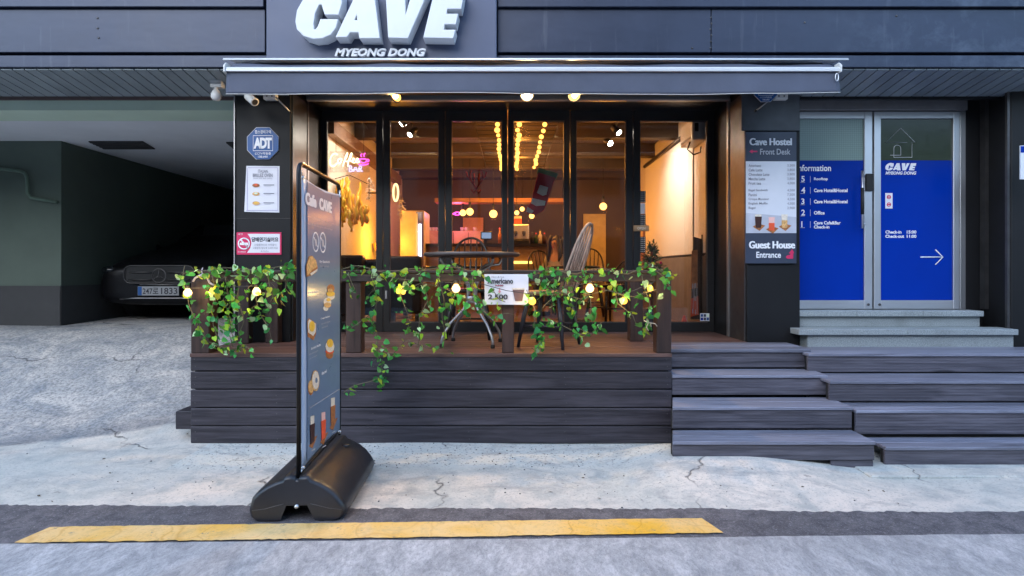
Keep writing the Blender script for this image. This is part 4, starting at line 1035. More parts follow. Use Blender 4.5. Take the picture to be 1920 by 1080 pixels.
# ================================================================== TABLE AND CHAIRS
tb = thing('bistro_table', 'round dark bistro table with curved metal legs on the terrace', 'table', (X_(885, 5.0), 5.0, DZ))
tc = Vector((X_(885, 5.0), 5.0, DZ)); tz = Z_(474, 5.0)
part('table_top', MB().lathe([(0, -.035), (.395, -.035), (.415, -.026), (.418, -.010), (.410, 0), (0, .001)], (tc.x, tc.y, tz), 40, (0, 0, 1)), plain('dark stained table top', (.075, .060, .058), .38, var=.3, scale=4), tb)
M['gunmetal'] = plain('grey metal tube', (.34, .34, .36), .3, metal=.8, var=.2)
for k in range(4):
    a = R(38+90*k); d_ = Vector((math.cos(a), math.sin(a), 0)); h = tz-DZ-.04
    pts = [(.30, h), (.31, h-.03), (.29, h-.06), (.2, h-.07), (.10, h-.12), (.045, h-.25), (.04, h-.38), (.10, h-.46), (.22, h-.56), (.29, .10), (.305, .05), (.305, .0)]
    part('leg', MB().tube([tc+d_*r_+Vector((0, 0, max(0, z))) for r_, z in pts], .0125, 8), 'gunmetal', tb)
    part('foot_cap', MB().lathe([(.0, 0), (.018, 0), (.018, .025), (.013, .03)], tc+d_*.305, 8), 'rubber', tb)
part('leg_collar', MB().lathe([(.05, 0), (.055, .01), (.055, .05), (.05, .06)], tc+Vector((0, 0, .36)), 12), 'gunmetal', tb)
def windsor(label, loc, rz, wmat, smat, legmat, cat='chair', group=None, name='spindle_chair', h=1.03):
    t = thing(name, label, cat, loc, group, rz)
    def lp(name_, mb, mat, **k): return mb.build(name_, mat, t, local=True, **k)
    seat = MB(); n = 20; vs = []
    for z, s in ((.435, .93), (.445, 1.0), (.462, 1.0), (.470, .96), (.462, .55)):
        for k in range(n):
            a = 2*math.pi*k/n; rx = .215*s; ry = .205*s
            vs.append((rx*math.copysign(abs(math.cos(a))**.8, math.cos(a)), ry*math.copysign(abs(math.sin(a))**.8, math.sin(a))+.01, z))
    seat.add(vs, [(i*n+k, i*n+(k+1) % n, (i+1)*n+(k+1) % n, (i+1)*n+k) for i in range(4) for k in range(n)], True)
    seat.f += [tuple(reversed(range(n))), tuple(4*n+k for k in range(n))]; seat.sm += [False, False]
    lp('seat', seat, smat)
    for sx in (-1, 1):
        for sy in (-1, 1):
            lp('leg', MB().tube([(.13*sx, .13*sy, .44), (.165*sx, .165*sy, .25), (.20*sx, .20*sy, .0)], [.016, .021, .013], 8), legmat)
    for a, b in (((-.175, -.175, .18), (-.175, .175, .18)), ((.175, -.175, .18), (.175, .175, .18)), ((-.175, 0, .18), (.175, 0, .18))):
        lp('stretcher', MB().tube([a, b], [.009, .009], 6), legmat)
    top = h; lean = .20
    def hoop(s):   # s in 0..1
        a = math.pi*s; x = -.195*math.cos(a); zz = .465+(top-.465)*math.sin(a)**.55
        return Vector((x*(1+.0), -.165-lean*((zz-.465)/(top-.465)), zz))
    lp('back_hoop', MB().tube([hoop(k/22) for k in range(23)], .0125, 8), wmat)
    for k in range(1, 6):
        s_ = k/6; q = hoop(.5+(s_-.5)*.62); b0 = Vector(((s_-.5)*.30, -.165, .462))
        lp('spindle', MB().tube([b0, (b0+q)/2+Vector((0, 0, 0)), q], [.0075, .0095, .0065], 6), wmat)
    return t
M['grey_wood'] = wood('weathered grey brown chair wood', (.15, .095, .070), (.36, .25, .19), 2, .45)
M['tan_seat'] = wood('worn tan seat', (.22, .13, .07), (.38, .24, .13), 0, .45)
M['black_wood'] = plain('black lacquered wood', (.018, .014, .013), .35, var=.2)
M['blue_black'] = plain('blue black painted legs', (.028, .030, .042), .35, var=.2)
windsor('grey brown spindle-back chair with tan seat right of the terrace table', (X_(1030, 4.92), 4.92, DZ), R(64), 'grey_wood', 'tan_seat', 'blue_black')
windsor('black spindle-back chair behind the round terrace table by the glass', (X_(880, 5.55), 5.50, DZ), R(181), 'black_wood', 'black_wood', 'black_wood', h=.97)

# ================================================================== PRICE BOARD ON THE RAIL
pb = thing('price_board', 'white laminated Americano price card hung on the terrace handrail', 'sign', P(949, 542, 4.43))
d = 4.435
part('card', pxpoly([(908, 514), (991, 514), (990.5, 571.5), (909, 571)], d, .003), 'paper', pb)
d -= .0045
text_px('Hot & Ice', 922, 517.5, 945, 521, d, 'ink_grey', pb); text_px('Americano', 914, 521.5, 962, 532, d, 'ink', pb, bold=.03)
text_px('3,500', 928, 533.5, 944, 537.5, d, 'ink', pb, bold=.03); text_px('2,500', 915, 552, 952, 563, d, 'ink', pb, bold=.03)
part('rule', pxbox(929, 535.2, 943, 535.9, d-.002, .0008), 'ink_red', pb)
part('arrow', pxpoly([(935.5, 540), (938, 540), (938, 546), (940, 546), (936.7, 550), (933.5, 546), (935.5, 546)], d, .001), plain('pale red ink', (.7, .3, .32), .5), pb)
part('cup_picture', pxpoly([(961, 543), (983, 543), (979.5, 564.5), (966, 564.5)], d, .001), plain('cocoa cup print', (.16, .09, .09), .5), pb)
part('cup_lid_picture', pxpoly([(960, 540), (984, 540), (984, 543), (960, 543)], d, .001), 'milk', pb)

# ================================================================== IVY GARLANDS AND STRING LIGHTS
def leafmat(name, c, tr):
    m, n, b = newmat(name); v = coords(n)
    f = noise(n, v, 30, 4)
    oi = N(n, "ShaderNodeObjectInfo")
    c1 = mixc(n, ramp(n, f, [(.35, 0.), (.7, 1.)]), tuple(x*.7 for x in c), tuple(min(1, x*1.35) for x in c))
    hs = N(n, "ShaderNodeHueSaturation"); L(n, c1, hs.inputs['Color'])
    r = N(n, "ShaderNodeMapRange"); r.inputs['To Min'].default_value = .6; r.inputs['To Max'].default_value = 1.5; L(n, oi.outputs['Random'], r.inputs['Value']); L(n, r.outputs[0], hs.inputs['Value'])
    r = N(n, "ShaderNodeMapRange"); r.inputs['To Min'].default_value = .475; r.inputs['To Max'].default_value = .53; L(n, oi.outputs['Random'], r.inputs['Value']); L(n, r.outputs[0], hs.inputs['Hue'])
    L(n, hs.outputs[0], b.inputs['Base Color']); b.inputs['Roughness'].default_value = .38
    tl = N(n, "ShaderNodeBsdfTranslucent"); L(n, hs.outputs[0], tl.inputs[0]); mx = N(n, "ShaderNodeMixShader"); mx.inputs[0].default_value = tr
    o = n.nodes['Material Output']; L(n, b.outputs[0], mx.inputs[1]); L(n, tl.outputs[0], mx.inputs[2]); L(n, mx.outputs[0], o.inputs[0])
    return m
LM = [leafmat('green plastic leaf', (.10, .40, .070), .4), leafmat('deep green leaf', (.035, .22, .045), .3), leafmat('yellow green leaf', (.40, .56, .05), .4), leafmat('pale variegated leaf', (.42, .66, .36), .35)]
def leaf_geo(fold, curl):
    """heart shaped leaf, unit length along +y from the stalk"""
    half = [(0, .0), (.20, -.10), (.38, -.02), (.46, .18), (.40, .42), (.24, .68), (.08, .90), (0, 1.0)]
    mid = [(0, 0), (0, .05), (0, .15), (0, .30), (0, .48), (0, .68), (0, .86), (0, 1.0)]
    vs = []; fs = []
    for x, y in mid: vs.append((0, y, -curl*y*y))
    R_, L_ = [], []
    for s, lst in ((1, R_), (-1, L_)):
        for x, y in half[1:7]: lst.append(len(vs)); vs.append((s*x, y, fold*x-curl*y*y))
    for s, lst in ((1, R_), (-1, L_)):
        ids = [0]+lst+[7]
        for i in range(7):
            a, b = ids[i], ids[i+1]; c, d = i, i+1
            f = [c, a, b, d]; f = [q for k, q in enumerate(f) if q not in f[:k]]
            if len(f) >= 3: fs.append(tuple(f if s > 0 else f[::-1]))
    return vs, fs
LG = [leaf_geo(.25, .15), leaf_geo(.12, .35), leaf_geo(.4, .05)]
LME = []
for gi, (vs, fs) in enumerate(LG):
    for m_ in LM:
        me = bpy.data.meshes.new('leaf'); me.from_pydata(vs, [], fs); me.validate(); me.materials.append(m_); me.polygons.foreach_set('use_smooth', [True]*len(me.polygons)); LME.append(me)
rl = random.Random(11)
GD = 4.405
def garland(label, strands, cap=300, seed=1, boost=1.0):
    """strands: (points in the picture, width of leaf band px, leaves per 10 px, depth, leaf size px)"""
    rn = random.Random(seed)
    t = thing('ivy_garland', label, 'garland', P(*strands[0][0][0], GD), 'artificial ivy garlands on the terrace rail')
    leaves = []; stem = MB()
    for pts, band, dens, D, size in strands:
        # resample
        L_ = []
        for (a, b) in zip(pts, pts[1:]):
            d_ = math.hypot(b[0]-a[0], b[1]-a[1]); n = max(2, int(d_/6))
            for k in range(n): f = k/n; L_.append((a[0]+(b[0]-a[0])*f, a[1]+(b[1]-a[1])*f))
        L_.append(pts[-1]); ph = rn.uniform(0, 6)
        cur = [P(x+2.5*math.sin(i*.55+ph), y+2.5*math.cos(i*.4+ph), D-.012+.014*math.sin(i*.3+ph)) for i, (x, y) in enumerate(L_)]
        stem.tube(cur, .0032, 5)
        tot = sum(math.hypot(b[0]-a[0], b[1]-a[1]) for a, b in zip(pts, pts[1:]))
        for q in range(int(tot/10*dens*1.2*boost)):
            i = rn.randrange(len(cur)); base = cur[i]; s_ = size*rn.uniform(.38, 1.02)*D/F
            off = Vector((rn.gauss(0, band/2)*D/F, rn.uniform(-.055, .035), rn.gauss(-.15, .5)*band*D/F))
            c = base+off
            if off.length > .035 and rn.random() < .35: stem.tube([base, base+off*.5+Vector((0, 0, .006)), c], .0013, 3, caps=False)
            rot = Matrix.Rotation(rn.gauss(0, .9), 3, 'Z') @ Matrix.Rotation(R(90)+rn.gauss(.35, .45), 3, 'X') @ Matrix.Rotation(rn.gauss(0, .5), 3, 'Y') @ Matrix.Rotation(math.pi+rn.gauss(0, .8), 3, 'Z')
            w_ = [.46, .22, .18, .14]; m_ = rn.choices(range(4), w_)[0]
            leaves.append((s_, c, rot, rn.randrange(3), m_))
    leaves.sort(key=lambda a: -a[0])
    stem.build('stem', plain('green brown stem', (.10, .09, .05), .6) if 'green brown stem' not in bpy.data.materials else bpy.data.materials['green brown stem'], t)
    inv = WM(t).inverted()
    for s_, c, rot, gi, m_ in leaves[:cap]:
        o = bpy.data.objects.new('leaf', LME[gi*4+m_]); COL.objects.link(o)
        q = rot.to_quaternion(); o.location = c; o.rotation_euler = q.to_euler(); o.scale = (s_, s_, s_); o.parent = t; o.matrix_parent_inverse = inv
    rest = leaves[cap:]
    if rest:
        me = bpy.data.meshes.new('foliage'); vs = []; fs = []; mi = []
        for s_, c, rot, gi, m_ in rest:
            o_ = len(vs); vs += [tuple(rot @ (Vector(v)*s_)+c) for v in LG[gi][0]]
            for f in LG[gi][1]: fs.append(tuple(i+o_ for i in f)); mi.append(m_)
        me.from_pydata(vs, [], fs)
        for m_ in LM: me.materials.append(m_)
        me.polygons.foreach_set('material_index', mi); me.polygons.foreach_set('use_smooth', [True]*len(fs))
        o = bpy.data.objects.new('foliage', me); COL.objects.link(o); o['kind'] = 'stuff'; o.parent = t; o.matrix_parent_inverse = inv
    print('garland', len(leaves))
    return t
G = GD
garland('dense ivy garland draped over the left end of the terrace rail', [
    ([(345, 515), (372, 506), (410, 503), (450, 506), (500, 503), (548, 500)], 11, 2.6, G, 15),
    ([(348, 500), (343, 530), (352, 560), (366, 600), (376, 632)], 8, 1.3, G-.02, 14),
    ([(372, 590), (378, 622), (388, 634)], 6, 1.5, G-.03, 15),
    ([(400, 515), (402, 560), (398, 610), (412, 645)], 16, 2.9, G, 14),
    ([(425, 520), (430, 570), (425, 620), (435, 648)], 20, 3.2, G+.01, 14),
    ([(450, 515), (448, 560), (455, 600), (448, 640)], 20, 3.0, G+.02, 14),
    ([(420, 560), (440, 640), (475, 655)], 8, 2.2, G, 13),
    ([(480, 515), (478, 560), (490, 590), (500, 612)], 18, 2.2, G, 14),
    ([(505, 505), (505, 540), (515, 570)], 22, 3.6, G-.02, 15),
    ([(535, 503), (535, 530), (528, 560)], 18, 3.6, G-.02, 15),
    ([(395, 640), (430, 655), (470, 655)], 6, 1.8, G-.02, 13)], seed=5, boost=.95)
garland('looser ivy garland with a long hanging trail left of the price card', [
    ([(636, 505), (680, 500), (730, 512), (780, 505), (830, 500), (880, 508), (908, 505)], 12, 1.9, G, 14),
    ([(655, 512), (665, 540), (655, 548)], 8, 1.4, G, 14),
    ([(700, 515), (705, 560), (700, 600), (706, 645), (716, 690), (712, 722)], 13, 2.6, G, 14),
    ([(712, 705), (690, 715), (668, 725), (645, 737)], 5, 1.2, G-.02, 15),
    ([(700, 590), (675, 605), (650, 615)], 7, 1.3, G-.02, 14), ([(655, 612), (645, 620)], 6, 2, G-.02, 14),
    ([(706, 655), (735, 662), (765, 640), (795, 650), (830, 652)], 7, 1.5, G, 13),
    ([(760, 512), (752, 550), (765, 600), (768, 625)], 12, 1.4, G+.02, 13),
    ([(790, 515), (800, 560), (786, 610), (782, 650)], 11, 1.6, G, 14),
    ([(730, 515), (745, 540), (790, 530), (840, 545), (880, 560), (908, 575)], 15, 1.7, G, 14),
    ([(825, 515), (830, 560), (832, 620), (828, 650)], 12, 1.5, G+.01, 13),
    ([(860, 525), (862, 580), (880, 590)], 12, 1.6, G, 13),
    ([(885, 515), (890, 555), (905, 580), (930, 592), (955, 590)], 12, 1.9, G-.03, 13),
    ([(925, 540), (935, 560), (945, 565)], 7, 1.6, G-.03, 14)], seed=8)
garland('ivy garland over the right part of the terrace rail beside the grey chair', [
    ([(990, 520), (1030, 505), (1080, 512), (1130, 505), (1180, 512), (1220, 497), (1255, 512)], 13, 2.1, G, 14),
    ([(1218, 495), (1240, 515), (1262, 545)], 7, 1.4, G-.02, 14),
    ([(985, 545), (1005, 580), (998, 610), (1025, 640), (1008, 655)], 13, 1.9, G, 14),
    ([(1000, 530), (1040, 545), (1090, 560), (1140, 545), (1190, 555), (1230, 545)], 17, 2.3, G, 14),
    ([(1010, 600), (1040, 605), (1070, 618), (1100, 630)], 9, 1.6, G, 13),
    ([(1070, 540), (1075, 580), (1080, 612), (1110, 630), (1125, 605)], 10, 2.0, G, 14),
    ([(1095, 515), (1108, 560), (1104, 600)], 12, 1.8, G, 13),
    ([(1150, 520), (1160, 570), (1185, 590), (1195, 610)], 12, 1.7, G, 13),
    ([(1205, 520), (1215, 560), (1218, 600), (1210, 632)], 9, 2.1, G-.01, 13),
    ([(1020, 640), (1005, 655), (995, 650)], 8, 2, G, 14),
    ([(1040, 520), (1035, 560), (1020, 580)], 14, 1.8, G, 13)], seed=21)
# string lights
sl = thing('string_lights', 'string of small warm globe bulbs woven through the rail ivy', 'string lights', P(855, 530, 4.38))
cabl = [(352, 540), (380, 540), (430, 538), (481, 536), (520, 528), (546, 505), (640, 512), (720, 520), (800, 528), (855, 530), (905, 533), (950, 545), (998, 552), (1050, 540), (1106, 530), (1140, 545), (1170, 552), (1200, 540), (1228, 528)]
M['cable'] = plain('thin dark cable', (.03, .03, .03), .5); M['bulb_glow'] = emis('small bulb glow', (1.0, .55, .18), 1.5); M['bulb_dim'] = emis('dimmer bulb glow', (1.0, .48, .06), .8)
part('cable', MB().tube([P(x, y, 4.375) for x, y in cabl], .0028, 5), 'cable', sl)
for px, py, r_, hot in ((352, 549, 9.5, 1), (398, 546, 7, 0), (481, 547, 9.5, 1), (855, 541, 10, 1), (998, 565, 9, 0), (1106, 541, 10, 1), (1170, 564, 8.5, 0), (1219, 541, 7.5, 0), (756, 548, 5.5, 0)):
    D = 4.36 if hot else 4.40; c = P(px, py, D); rr_ = r_*.78*D/F
    bq = part('bulb', MB().lathe([(0, -1.0), (.5, -.87), (.87, -.5), (1, 0), (.87, .45), (.55, .85), (.45, 1.1)] and [(a*rr_, b*rr_) for a, b in [(0, -1.0), (.5, -.87), (.87, -.5), (1, 0), (.87, .45), (.55, .85), (.45, 1.1)]], c, 12), 'bulb_glow' if hot else 'bulb_dim', sl)
    MB().lathe([(a*rr_, b*rr_) for a, b in [(.45, 1.1), (.5, 1.15), (.5, 1.8), (.3, 2.0), (0, 2.0)]], c, 10).build('socket', 'rubber', bq)
    point_light('bulb_light', c+Vector((0, -.045, .0)), 0.55 if hot else .35, (1, .62, .2), .03, sl)
# cable ties
tie = thing('ribbon_bow', 'pale fabric ribbon tied round the left corner post of the rail', 'ribbon', P(378, 520, 4.42))
part('ribbon', MB().tube([P(362, 528, 4.42), P(366, 521, 4.42), P(374, 517, 4.42), (P(380, 514, 4.41)), P(388, 519, 4.42), P(393, 530, 4.42), P(402, 536, 4.41), P(408, 541, 4.41)], .008, 6).tube([P(380, 515, 4.41), P(378, 508, 4.41), P(380, 502, 4.42)], .004, 5), plain('grey lilac ribbon', (.42, .40, .46), .7), tie)
part('knot', MB().ball(P(379, 516, 4.405), .014, 8), bpy.data.materials['grey lilac ribbon'], tie)
tw = thing('dried_root', 'pale dried root twig dangling below the right end of the ivy', 'twig', P(1218, 606, 4.38))
part('twig', MB().tube([P(1207, 601, 4.38), P(1216, 605, 4.37), P(1228, 607, 4.38), P(1232, 612, 4.38)], .004, 5).tube([P(1216, 605, 4.37), P(1212, 613, 4.38), P(1216, 621, 4.37)], .0035, 5).tube([P(1220, 606, 4.37), P(1221, 616, 4.37)], .003, 5), plain('dry root', (.55, .45, .33), .8), tw)

# ================================================================== CAR
car = thing('parked_car', 'black saloon car parked nose out in the dark garage', 'car', (X_(298, 7.3), 9.4, .68))
cxr, cy0, cg = X_(298, 7.3), 7.34, .68
st = [(0, .70, .24, .60, .66, .60), (.05, .84, .20, .64, .74, .70), (.35, .90, .19, .70, .86, .72), (1.25, .92, .19, .90, .99, .74), (1.95, .92, .19, .93, 1.40, .58), (3.1, .92, .19, .94, 1.42, .58), (3.95, .90, .22, .95, 1.10, .62), (4.55, .84, .26, .86, .98, .66), (4.7, .72, .32, .74, .86, .58)]
vs = []
for y, hw, zb, zm, zt, rw in st:
    for x, z in ((-hw*.93, zb), (-hw, zb+.12), (-hw, zm-.1), (-hw*.96, zm), (-rw, zt-.02), (-rw*.6, zt), (rw*.6, zt), (rw, zt-.02), (hw*.96, zm), (hw, zm-.1), (hw, zb+.12), (hw*.93, zb)): vs.append((cxr+x, cy0+y, cg+z))
n = 12; cb = MB().add(vs, [(i*n+k, (i+1)*n+k, (i+1)*n+(k+1) % n, i*n+(k+1) % n) for i in range(len(st)-1) for k in range(n)], True)
cb.f += [tuple(range(n)), tuple(reversed(range((len(st)-1)*n, len(st)*n)))]; cb.sm += [False, False]
M['car_paint'] = plain('dull black car paint', (.004, .004, .005), .35, var=.1, spec=.25); M['car_glass'] = plain('dark car glass', (.01, .012, .014), .05)
o = part('body', cb, 'car_paint', car); s_ = o.modifiers.new('s', 'SUBSURF'); s_.levels = 2; s_.render_levels = 2
part('windscreen', MB().add([(cxr-.68, cy0+1.36, cg+1.02), (cxr+.68, cy0+1.36, cg+1.02), (cxr+.54, cy0+1.93, cg+1.385), (cxr-.54, cy0+1.93, cg+1.385)], [(0, 1, 2, 3)]), 'car_glass', car)
def cp(x, y, D=7.285): return P(x, y, D)
def rrpoly(x0, y0, x1, y1, r_):
    out = []
    for cx_, cy_, a0 in ((x1-r_, y0+r_, -90), (x1-r_, y1-r_, 0), (x0+r_, y1-r_, 90), (x0+r_, y0+r_, 180)):
        for k in range(4): a = R(a0+30*k); out.append((cx_+r_*math.cos(a), cy_+r_*math.sin(a)))
    return out
part('grille', pxpoly(rrpoly(232, 498, 364, 531, 12), 7.30, .02), 'rubber', car)
fr_ = rrpoly(232, 498, 364, 531, 12); part('grille_frame', MB().tube([P(x, y, 7.285) for x, y in fr_], .006, 6, closed=True), 'dark_steel', car)
for y in (510.5, 524.5):
    for a, b in ((242, 284), (312, 356)): part('grille_bar', MB().tube([cp(a, y, 7.27), cp(b, y, 7.27)], .0065, 6), 'dark_steel', car)
part('emblem', MB().tube([cp(298+13*math.cos(k*math.pi/12), 517+13*math.sin(k*math.pi/12), 7.255) for k in range(24)], .007, 6, closed=True)
     .tube([cp(298, 517, 7.255), cp(298, 505, 7.255)], [.009, .003], 5).tube([cp(298, 517, 7.255), cp(308, 523, 7.255)], [.009, .003], 5).tube([cp(298, 517, 7.255), cp(288, 523, 7.255)], [.009, .003], 5), 'dark_steel', car)
pl = part('licence_plate', pxbox(258, 537, 335, 554, 7.25, .01), 'plate_white', car, bevel=.002)
part('bumper_trim', MB().tube([cp(225, 561, 7.30), cp(250, 559, 7.26), cp(340, 559, 7.26), cp(372, 561, 7.30)], .007, 6), 'steel', car)
part('bumper_trim', MB().tube([cp(262, 533.5, 7.27), cp(340, 534, 7.27)], .004, 6), 'steel', car)
MB().add(*((lambda b: (b.v, b.f))(pxbox(258.5, 537.6, 265.5, 553.4, 7.247, .002)))).build('country_band', 'sign_blue', pl)
text_px('247로', 267.5, 539.5, 297, 551.5, 7.2475, 'ink', pl, bold=.015); text_px('1833', 302, 539.5, 332.5, 551.5, 7.2475, 'ink', pl, bold=.015)
for s_ in (-1, 1):
    hl = MB().ball((cxr+s_*.70, cy0+.12, cg+.66), .12, 12, (1.1, .9, .5)); part('headlight', hl, 'car_glass', car)
    for y in (.85, 3.75):
        wz = (cxr+s_*.80, cy0+y, cg+.32); wh = part('wheel', MB().lathe([(.0, -.1), (.20, -.1), (.30, -.1), (.32, -.07), (.32, .07), (.30, .1), (.2, .1), (0, .1)], wz, 20, (1, 0, 0)), 'rubber', car)
        MB().lathe([(.0, .0), (.19, .0), (.20, -.01)], (wz[0]+s_*.105, wz[1], wz[2]), 16, (1, 0, 0)).build('rim', 'steel', wh)
    part('wing_mirror', MB().ball((cxr+s_*1.0, cy0+1.5, cg+1.0), .09, 8, (1, .6, .7)), 'car_paint', car)
# garage ceiling vents
for pts, lab in (([(166, 264.5), (268, 264.5), (291, 278.5), (196, 278.5)], 'slatted rectangular vent in the garage ceiling above the car'), ([(424, 266), (500, 266), (505, 277), (437, 277)], 'vent in the garage ceiling half hidden by the left pillar')):
    def cl(px, py): D = F*(2.898-CH)/(CY-py); return (X_(px, D), D)
    q = [cl(*p) for p in pts]; t = thing('ceiling_vent', lab, 'vent', (q[0][0]+.3, q[0][1], 2.898), 'vents in the garage ceiling')
    part('vent_plate', MB().prism(q, (0, 0, 2.892), (1, 0, 0), (0, 1, 0), -.006, .006), 'garage_dark', t)
    for k in range(5):
        f = (k+.5)/5; a = Vector((*q[0], 2.884)).lerp(Vector((*q[3], 2.884)), f); b = Vector((*q[1], 2.884)).lerp(Vector((*q[2], 2.884)), f)
        part('slat', MB().bar(a, b, .02, .006), 'dark_steel', t)

rg0 = random.Random(77); M['felt0'] = plain('bottle green', (.03, .08, .04), .2)
# ================================================================== CAFE INTERIOR
WARM = (1.0, .38, .06)
# wire lattice ceiling lamp with rows of bulbs
wl = thing('lattice_lamp', 'black wire lattice under the cafe ceiling carrying rows of glowing bulbs', 'ceiling lamp', (.1, 7.8, 2.98))
gm = MB()
for y in frange(6.4, 9.4, .22): gm.tube([(-.42, y, 3.0), (.52, y, 3.0)], .004, 4)
for x in (-.42, -.17, .075, .36, .52): gm.tube([(x, 6.4, 3.0), (x, 9.3, 3.0)], .004, 4)
part('lattice', gm, 'black_metal', wl)
M['row_bulb'] = emis('row bulb glow', (1.0, .36, .06), 1.5)
proto = None
for x in (-.17, .075, .36):
    y = 6.42
    while y < 9.3:
        c = Vector((x+rr.uniform(-.012, .012), y, 2.965))
        if proto is None:
            proto = MB().ball((0, 0, 0), .030, 8).build('bulb', 'row_bulb', None, local=True); q = proto
            q.parent = wl; q.matrix_parent_inverse = WM(wl).inverted()
        else: q = proto.copy(); COL.objects.link(q)
        q.location = c; k_ = rr.uniform(.75, 1.15); q.scale = (k_, k_, k_); y += .26 if x < .3 else .30
for y, e in ((6.7, 13), (7.9, 13), (9.0, 8)): point_light('row_light', (.10, y, 2.91), e, WARM, .12, wl)
# track spot lamps
M['cool_hot'] = emis('white spot glow', (1.0, .93, .80), 40)
def track_spot(px, py, D, d, e, lab, aim=None):
    t = thing('track_spot', lab, 'lamp', P(px, py, D), 'white track spots under the cafe ceiling'); c = P(px, py, D); d = Vector(d).normalized()
    part('housing', MB().lathe([(0, -.13), (.035, -.13), (.04, -.1), (.04, 0), (.036, 0), (.034, -.01)], c, 12, d), 'black_frame', t)
    part('stem', MB().tube([c-d*.08, (c.x, c.y, 3.19)], .008, 5), 'black_frame', t)
    part('lamp_face', MB().lathe([(0, .006), (.03, .002), (.034, -.008)], c, 12, d), 'cool_hot', t)
    if e:
        l = bpy.data.lights.new('spot_light', 'SPOT'); l.energy = e; l.color = (1, .91, .78); l.spot_size = R(95); l.spot_blend = 1.0; l.shadow_soft_size = .04
        lo = bpy.data.objects.new('spot_light', l); COL.objects.link(lo); lo.location = c+d*.05; lo.rotation_euler = Vector(aim or d).normalized().to_track_quat('-Z', 'Y').to_euler(); lo.parent = t; lo.matrix_parent_inverse = WM(t).inverted()
track_spot(768, 253, 7.0, (-.5, -.5, -.7), 9, 'lower bright track spot in the second pane from the left')
track_spot(752, 233, 6.55, (-.8, -.1, -.6), 9, 'small bright track spot at the top of the second pane')
track_spot(1145, 269, 7.35, (.4, -.75, -.5), 13, 'bright white track spot in the fifth pane above the chair', (1.3, .1, -.95))
track_spot(1161, 249, 6.75, (.5, -.5, -.7), 18, 'tilted track spot near the top of the fifth pane', (1.1, .7, -.8))
# wall screens and air conditioner
M['screen'] = plain('cream roller screen', (.74, .70, .62), .7, var=.03, scale=1)
for y0, y1, lab in ((6.66, 9.02, 'large cream roller screen on the right cafe wall under the spot light'), (6.15, 6.60, 'narrow cream roller screen on the right cafe wall nearest the glass')):
    t = thing('wall_screen', lab, 'screen', (2.09, (y0+y1)/2, 1.5))
    part('fabric', B(2.088, 2.094, y0, y1, 1.53, 2.94), 'screen', t); part('top_roller', MB().tube([(2.08, y0, 2.96), (2.08, y1, 2.96)], .03, 10), 'dark_steel', t); part('bottom_bar', MB().tube([(2.09, y0, 1.52), (2.09, y1, 1.52)], .012, 8), 'dark_steel', t)
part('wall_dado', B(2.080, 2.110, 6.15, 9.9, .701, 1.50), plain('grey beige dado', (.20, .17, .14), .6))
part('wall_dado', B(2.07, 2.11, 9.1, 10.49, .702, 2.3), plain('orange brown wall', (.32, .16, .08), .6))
ac = thing('air_conditioner', 'white wall air conditioner at the top right of the glass door', 'air conditioner', (2.0, 6.5, 2.8))
part('case', B(1.93, 2.105, 6.18, 6.62, 2.74, 2.97), 'white_plastic', ac, bevel=.02, seg=2); part('vent_slot', B(1.925, 1.932, 6.22, 6.58, 2.76, 2.785), 'grey_plastic', ac); part('label', B(1.96, 2.0, 6.174, 6.179, 2.83, 2.92), 'rubber', ac)
part('hose', MB().tube([(1.95, 6.3, 2.75), (1.92, 6.3, 2.66), (1.98, 6.28, 2.60), (2.06, 6.3, 2.63), (2.08, 6.34, 2.7)], .008, 6), 'rubber', ac)
# duct beam on the left wall
part('wall_duct', B(-1.998, -1.90, 6.15, 9.9, 2.80, 2.95), plain('brown timber duct', (.20, .11, .06), .6))
part('ceiling_cable', MB().tube([(-1.95, 6.2, 3.15), (-1.8, 7, 3.12), (-1.9, 8, 3.15)], .006, 5), 'rubber')
# upper shelf beam over the bar and the back wall panels
sh = thing('hanging_shelf', 'long orange lit timber shelf hanging over the bar counter', 'shelf', (.1, 9.2, 2.3))
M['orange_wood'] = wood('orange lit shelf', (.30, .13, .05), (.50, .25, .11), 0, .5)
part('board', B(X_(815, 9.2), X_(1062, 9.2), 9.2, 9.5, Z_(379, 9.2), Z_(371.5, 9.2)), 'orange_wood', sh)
for px in (822, 940, 1055): part('hanger', MB().tube([P(px, 372, 9.35), (X_(px, 9.35), 9.35, 3.19)], .008, 5), 'black_metal', sh)
part('wall_panel', B(X_(1094, 10.45), X_(1136, 10.45), 10.45, 10.499, .71, Z_(401, 10.45)), plain('pale yellow door', (.52, .46, .28), .6))
# bar counter
bc = thing('bar_counter', 'bar counter with pale front and glowing edge at the back of the cafe', 'counter', (.2, 8.9, .7))
part('counter_top', B(X_(795, 8.6), X_(1075, 8.6), 8.55, 9.15, Z_(462, 8.6), Z_(458, 8.6)+.01), 'black_wood', bc)
part('front_panel', B(X_(797, 8.6), X_(1072, 8.6), 8.62, 8.66, .70, Z_(462, 8.6)-.001), plain('counter front', (.25, .16, .10), .5), bc)
part('side_panel', B(X_(797, 8.6), X_(797, 8.6)+.04, 8.66, 9.1, .70, Z_(462, 8.6)-.001), 'black_wood', bc)
part('edge_light', MB().tube([P(958, 492, 8.59), P(998, 492, 8.59)], .02, 6), emis('counter strip glow', (1, .50, .10), 1.0), bc)
cabm = plain('pale cabinet', (.60, .45, .32), .5)
t = thing('back_cabinet', 'pale low cabinet with cups behind the bar counter', 'cabinet', (-.7, 9.9, .7))
part('carcass', B(X_(795, 9.8), X_(905, 9.8), 9.8, 10.15, .70, Z_(433, 9.8)), cabm, t)
for px in (822, 850, 878): part('door_gap', B(X_(px, 9.79)-.004, X_(px, 9.79)+.004, 9.79, 9.799, .75, Z_(436, 9.8)), 'rubber', t)
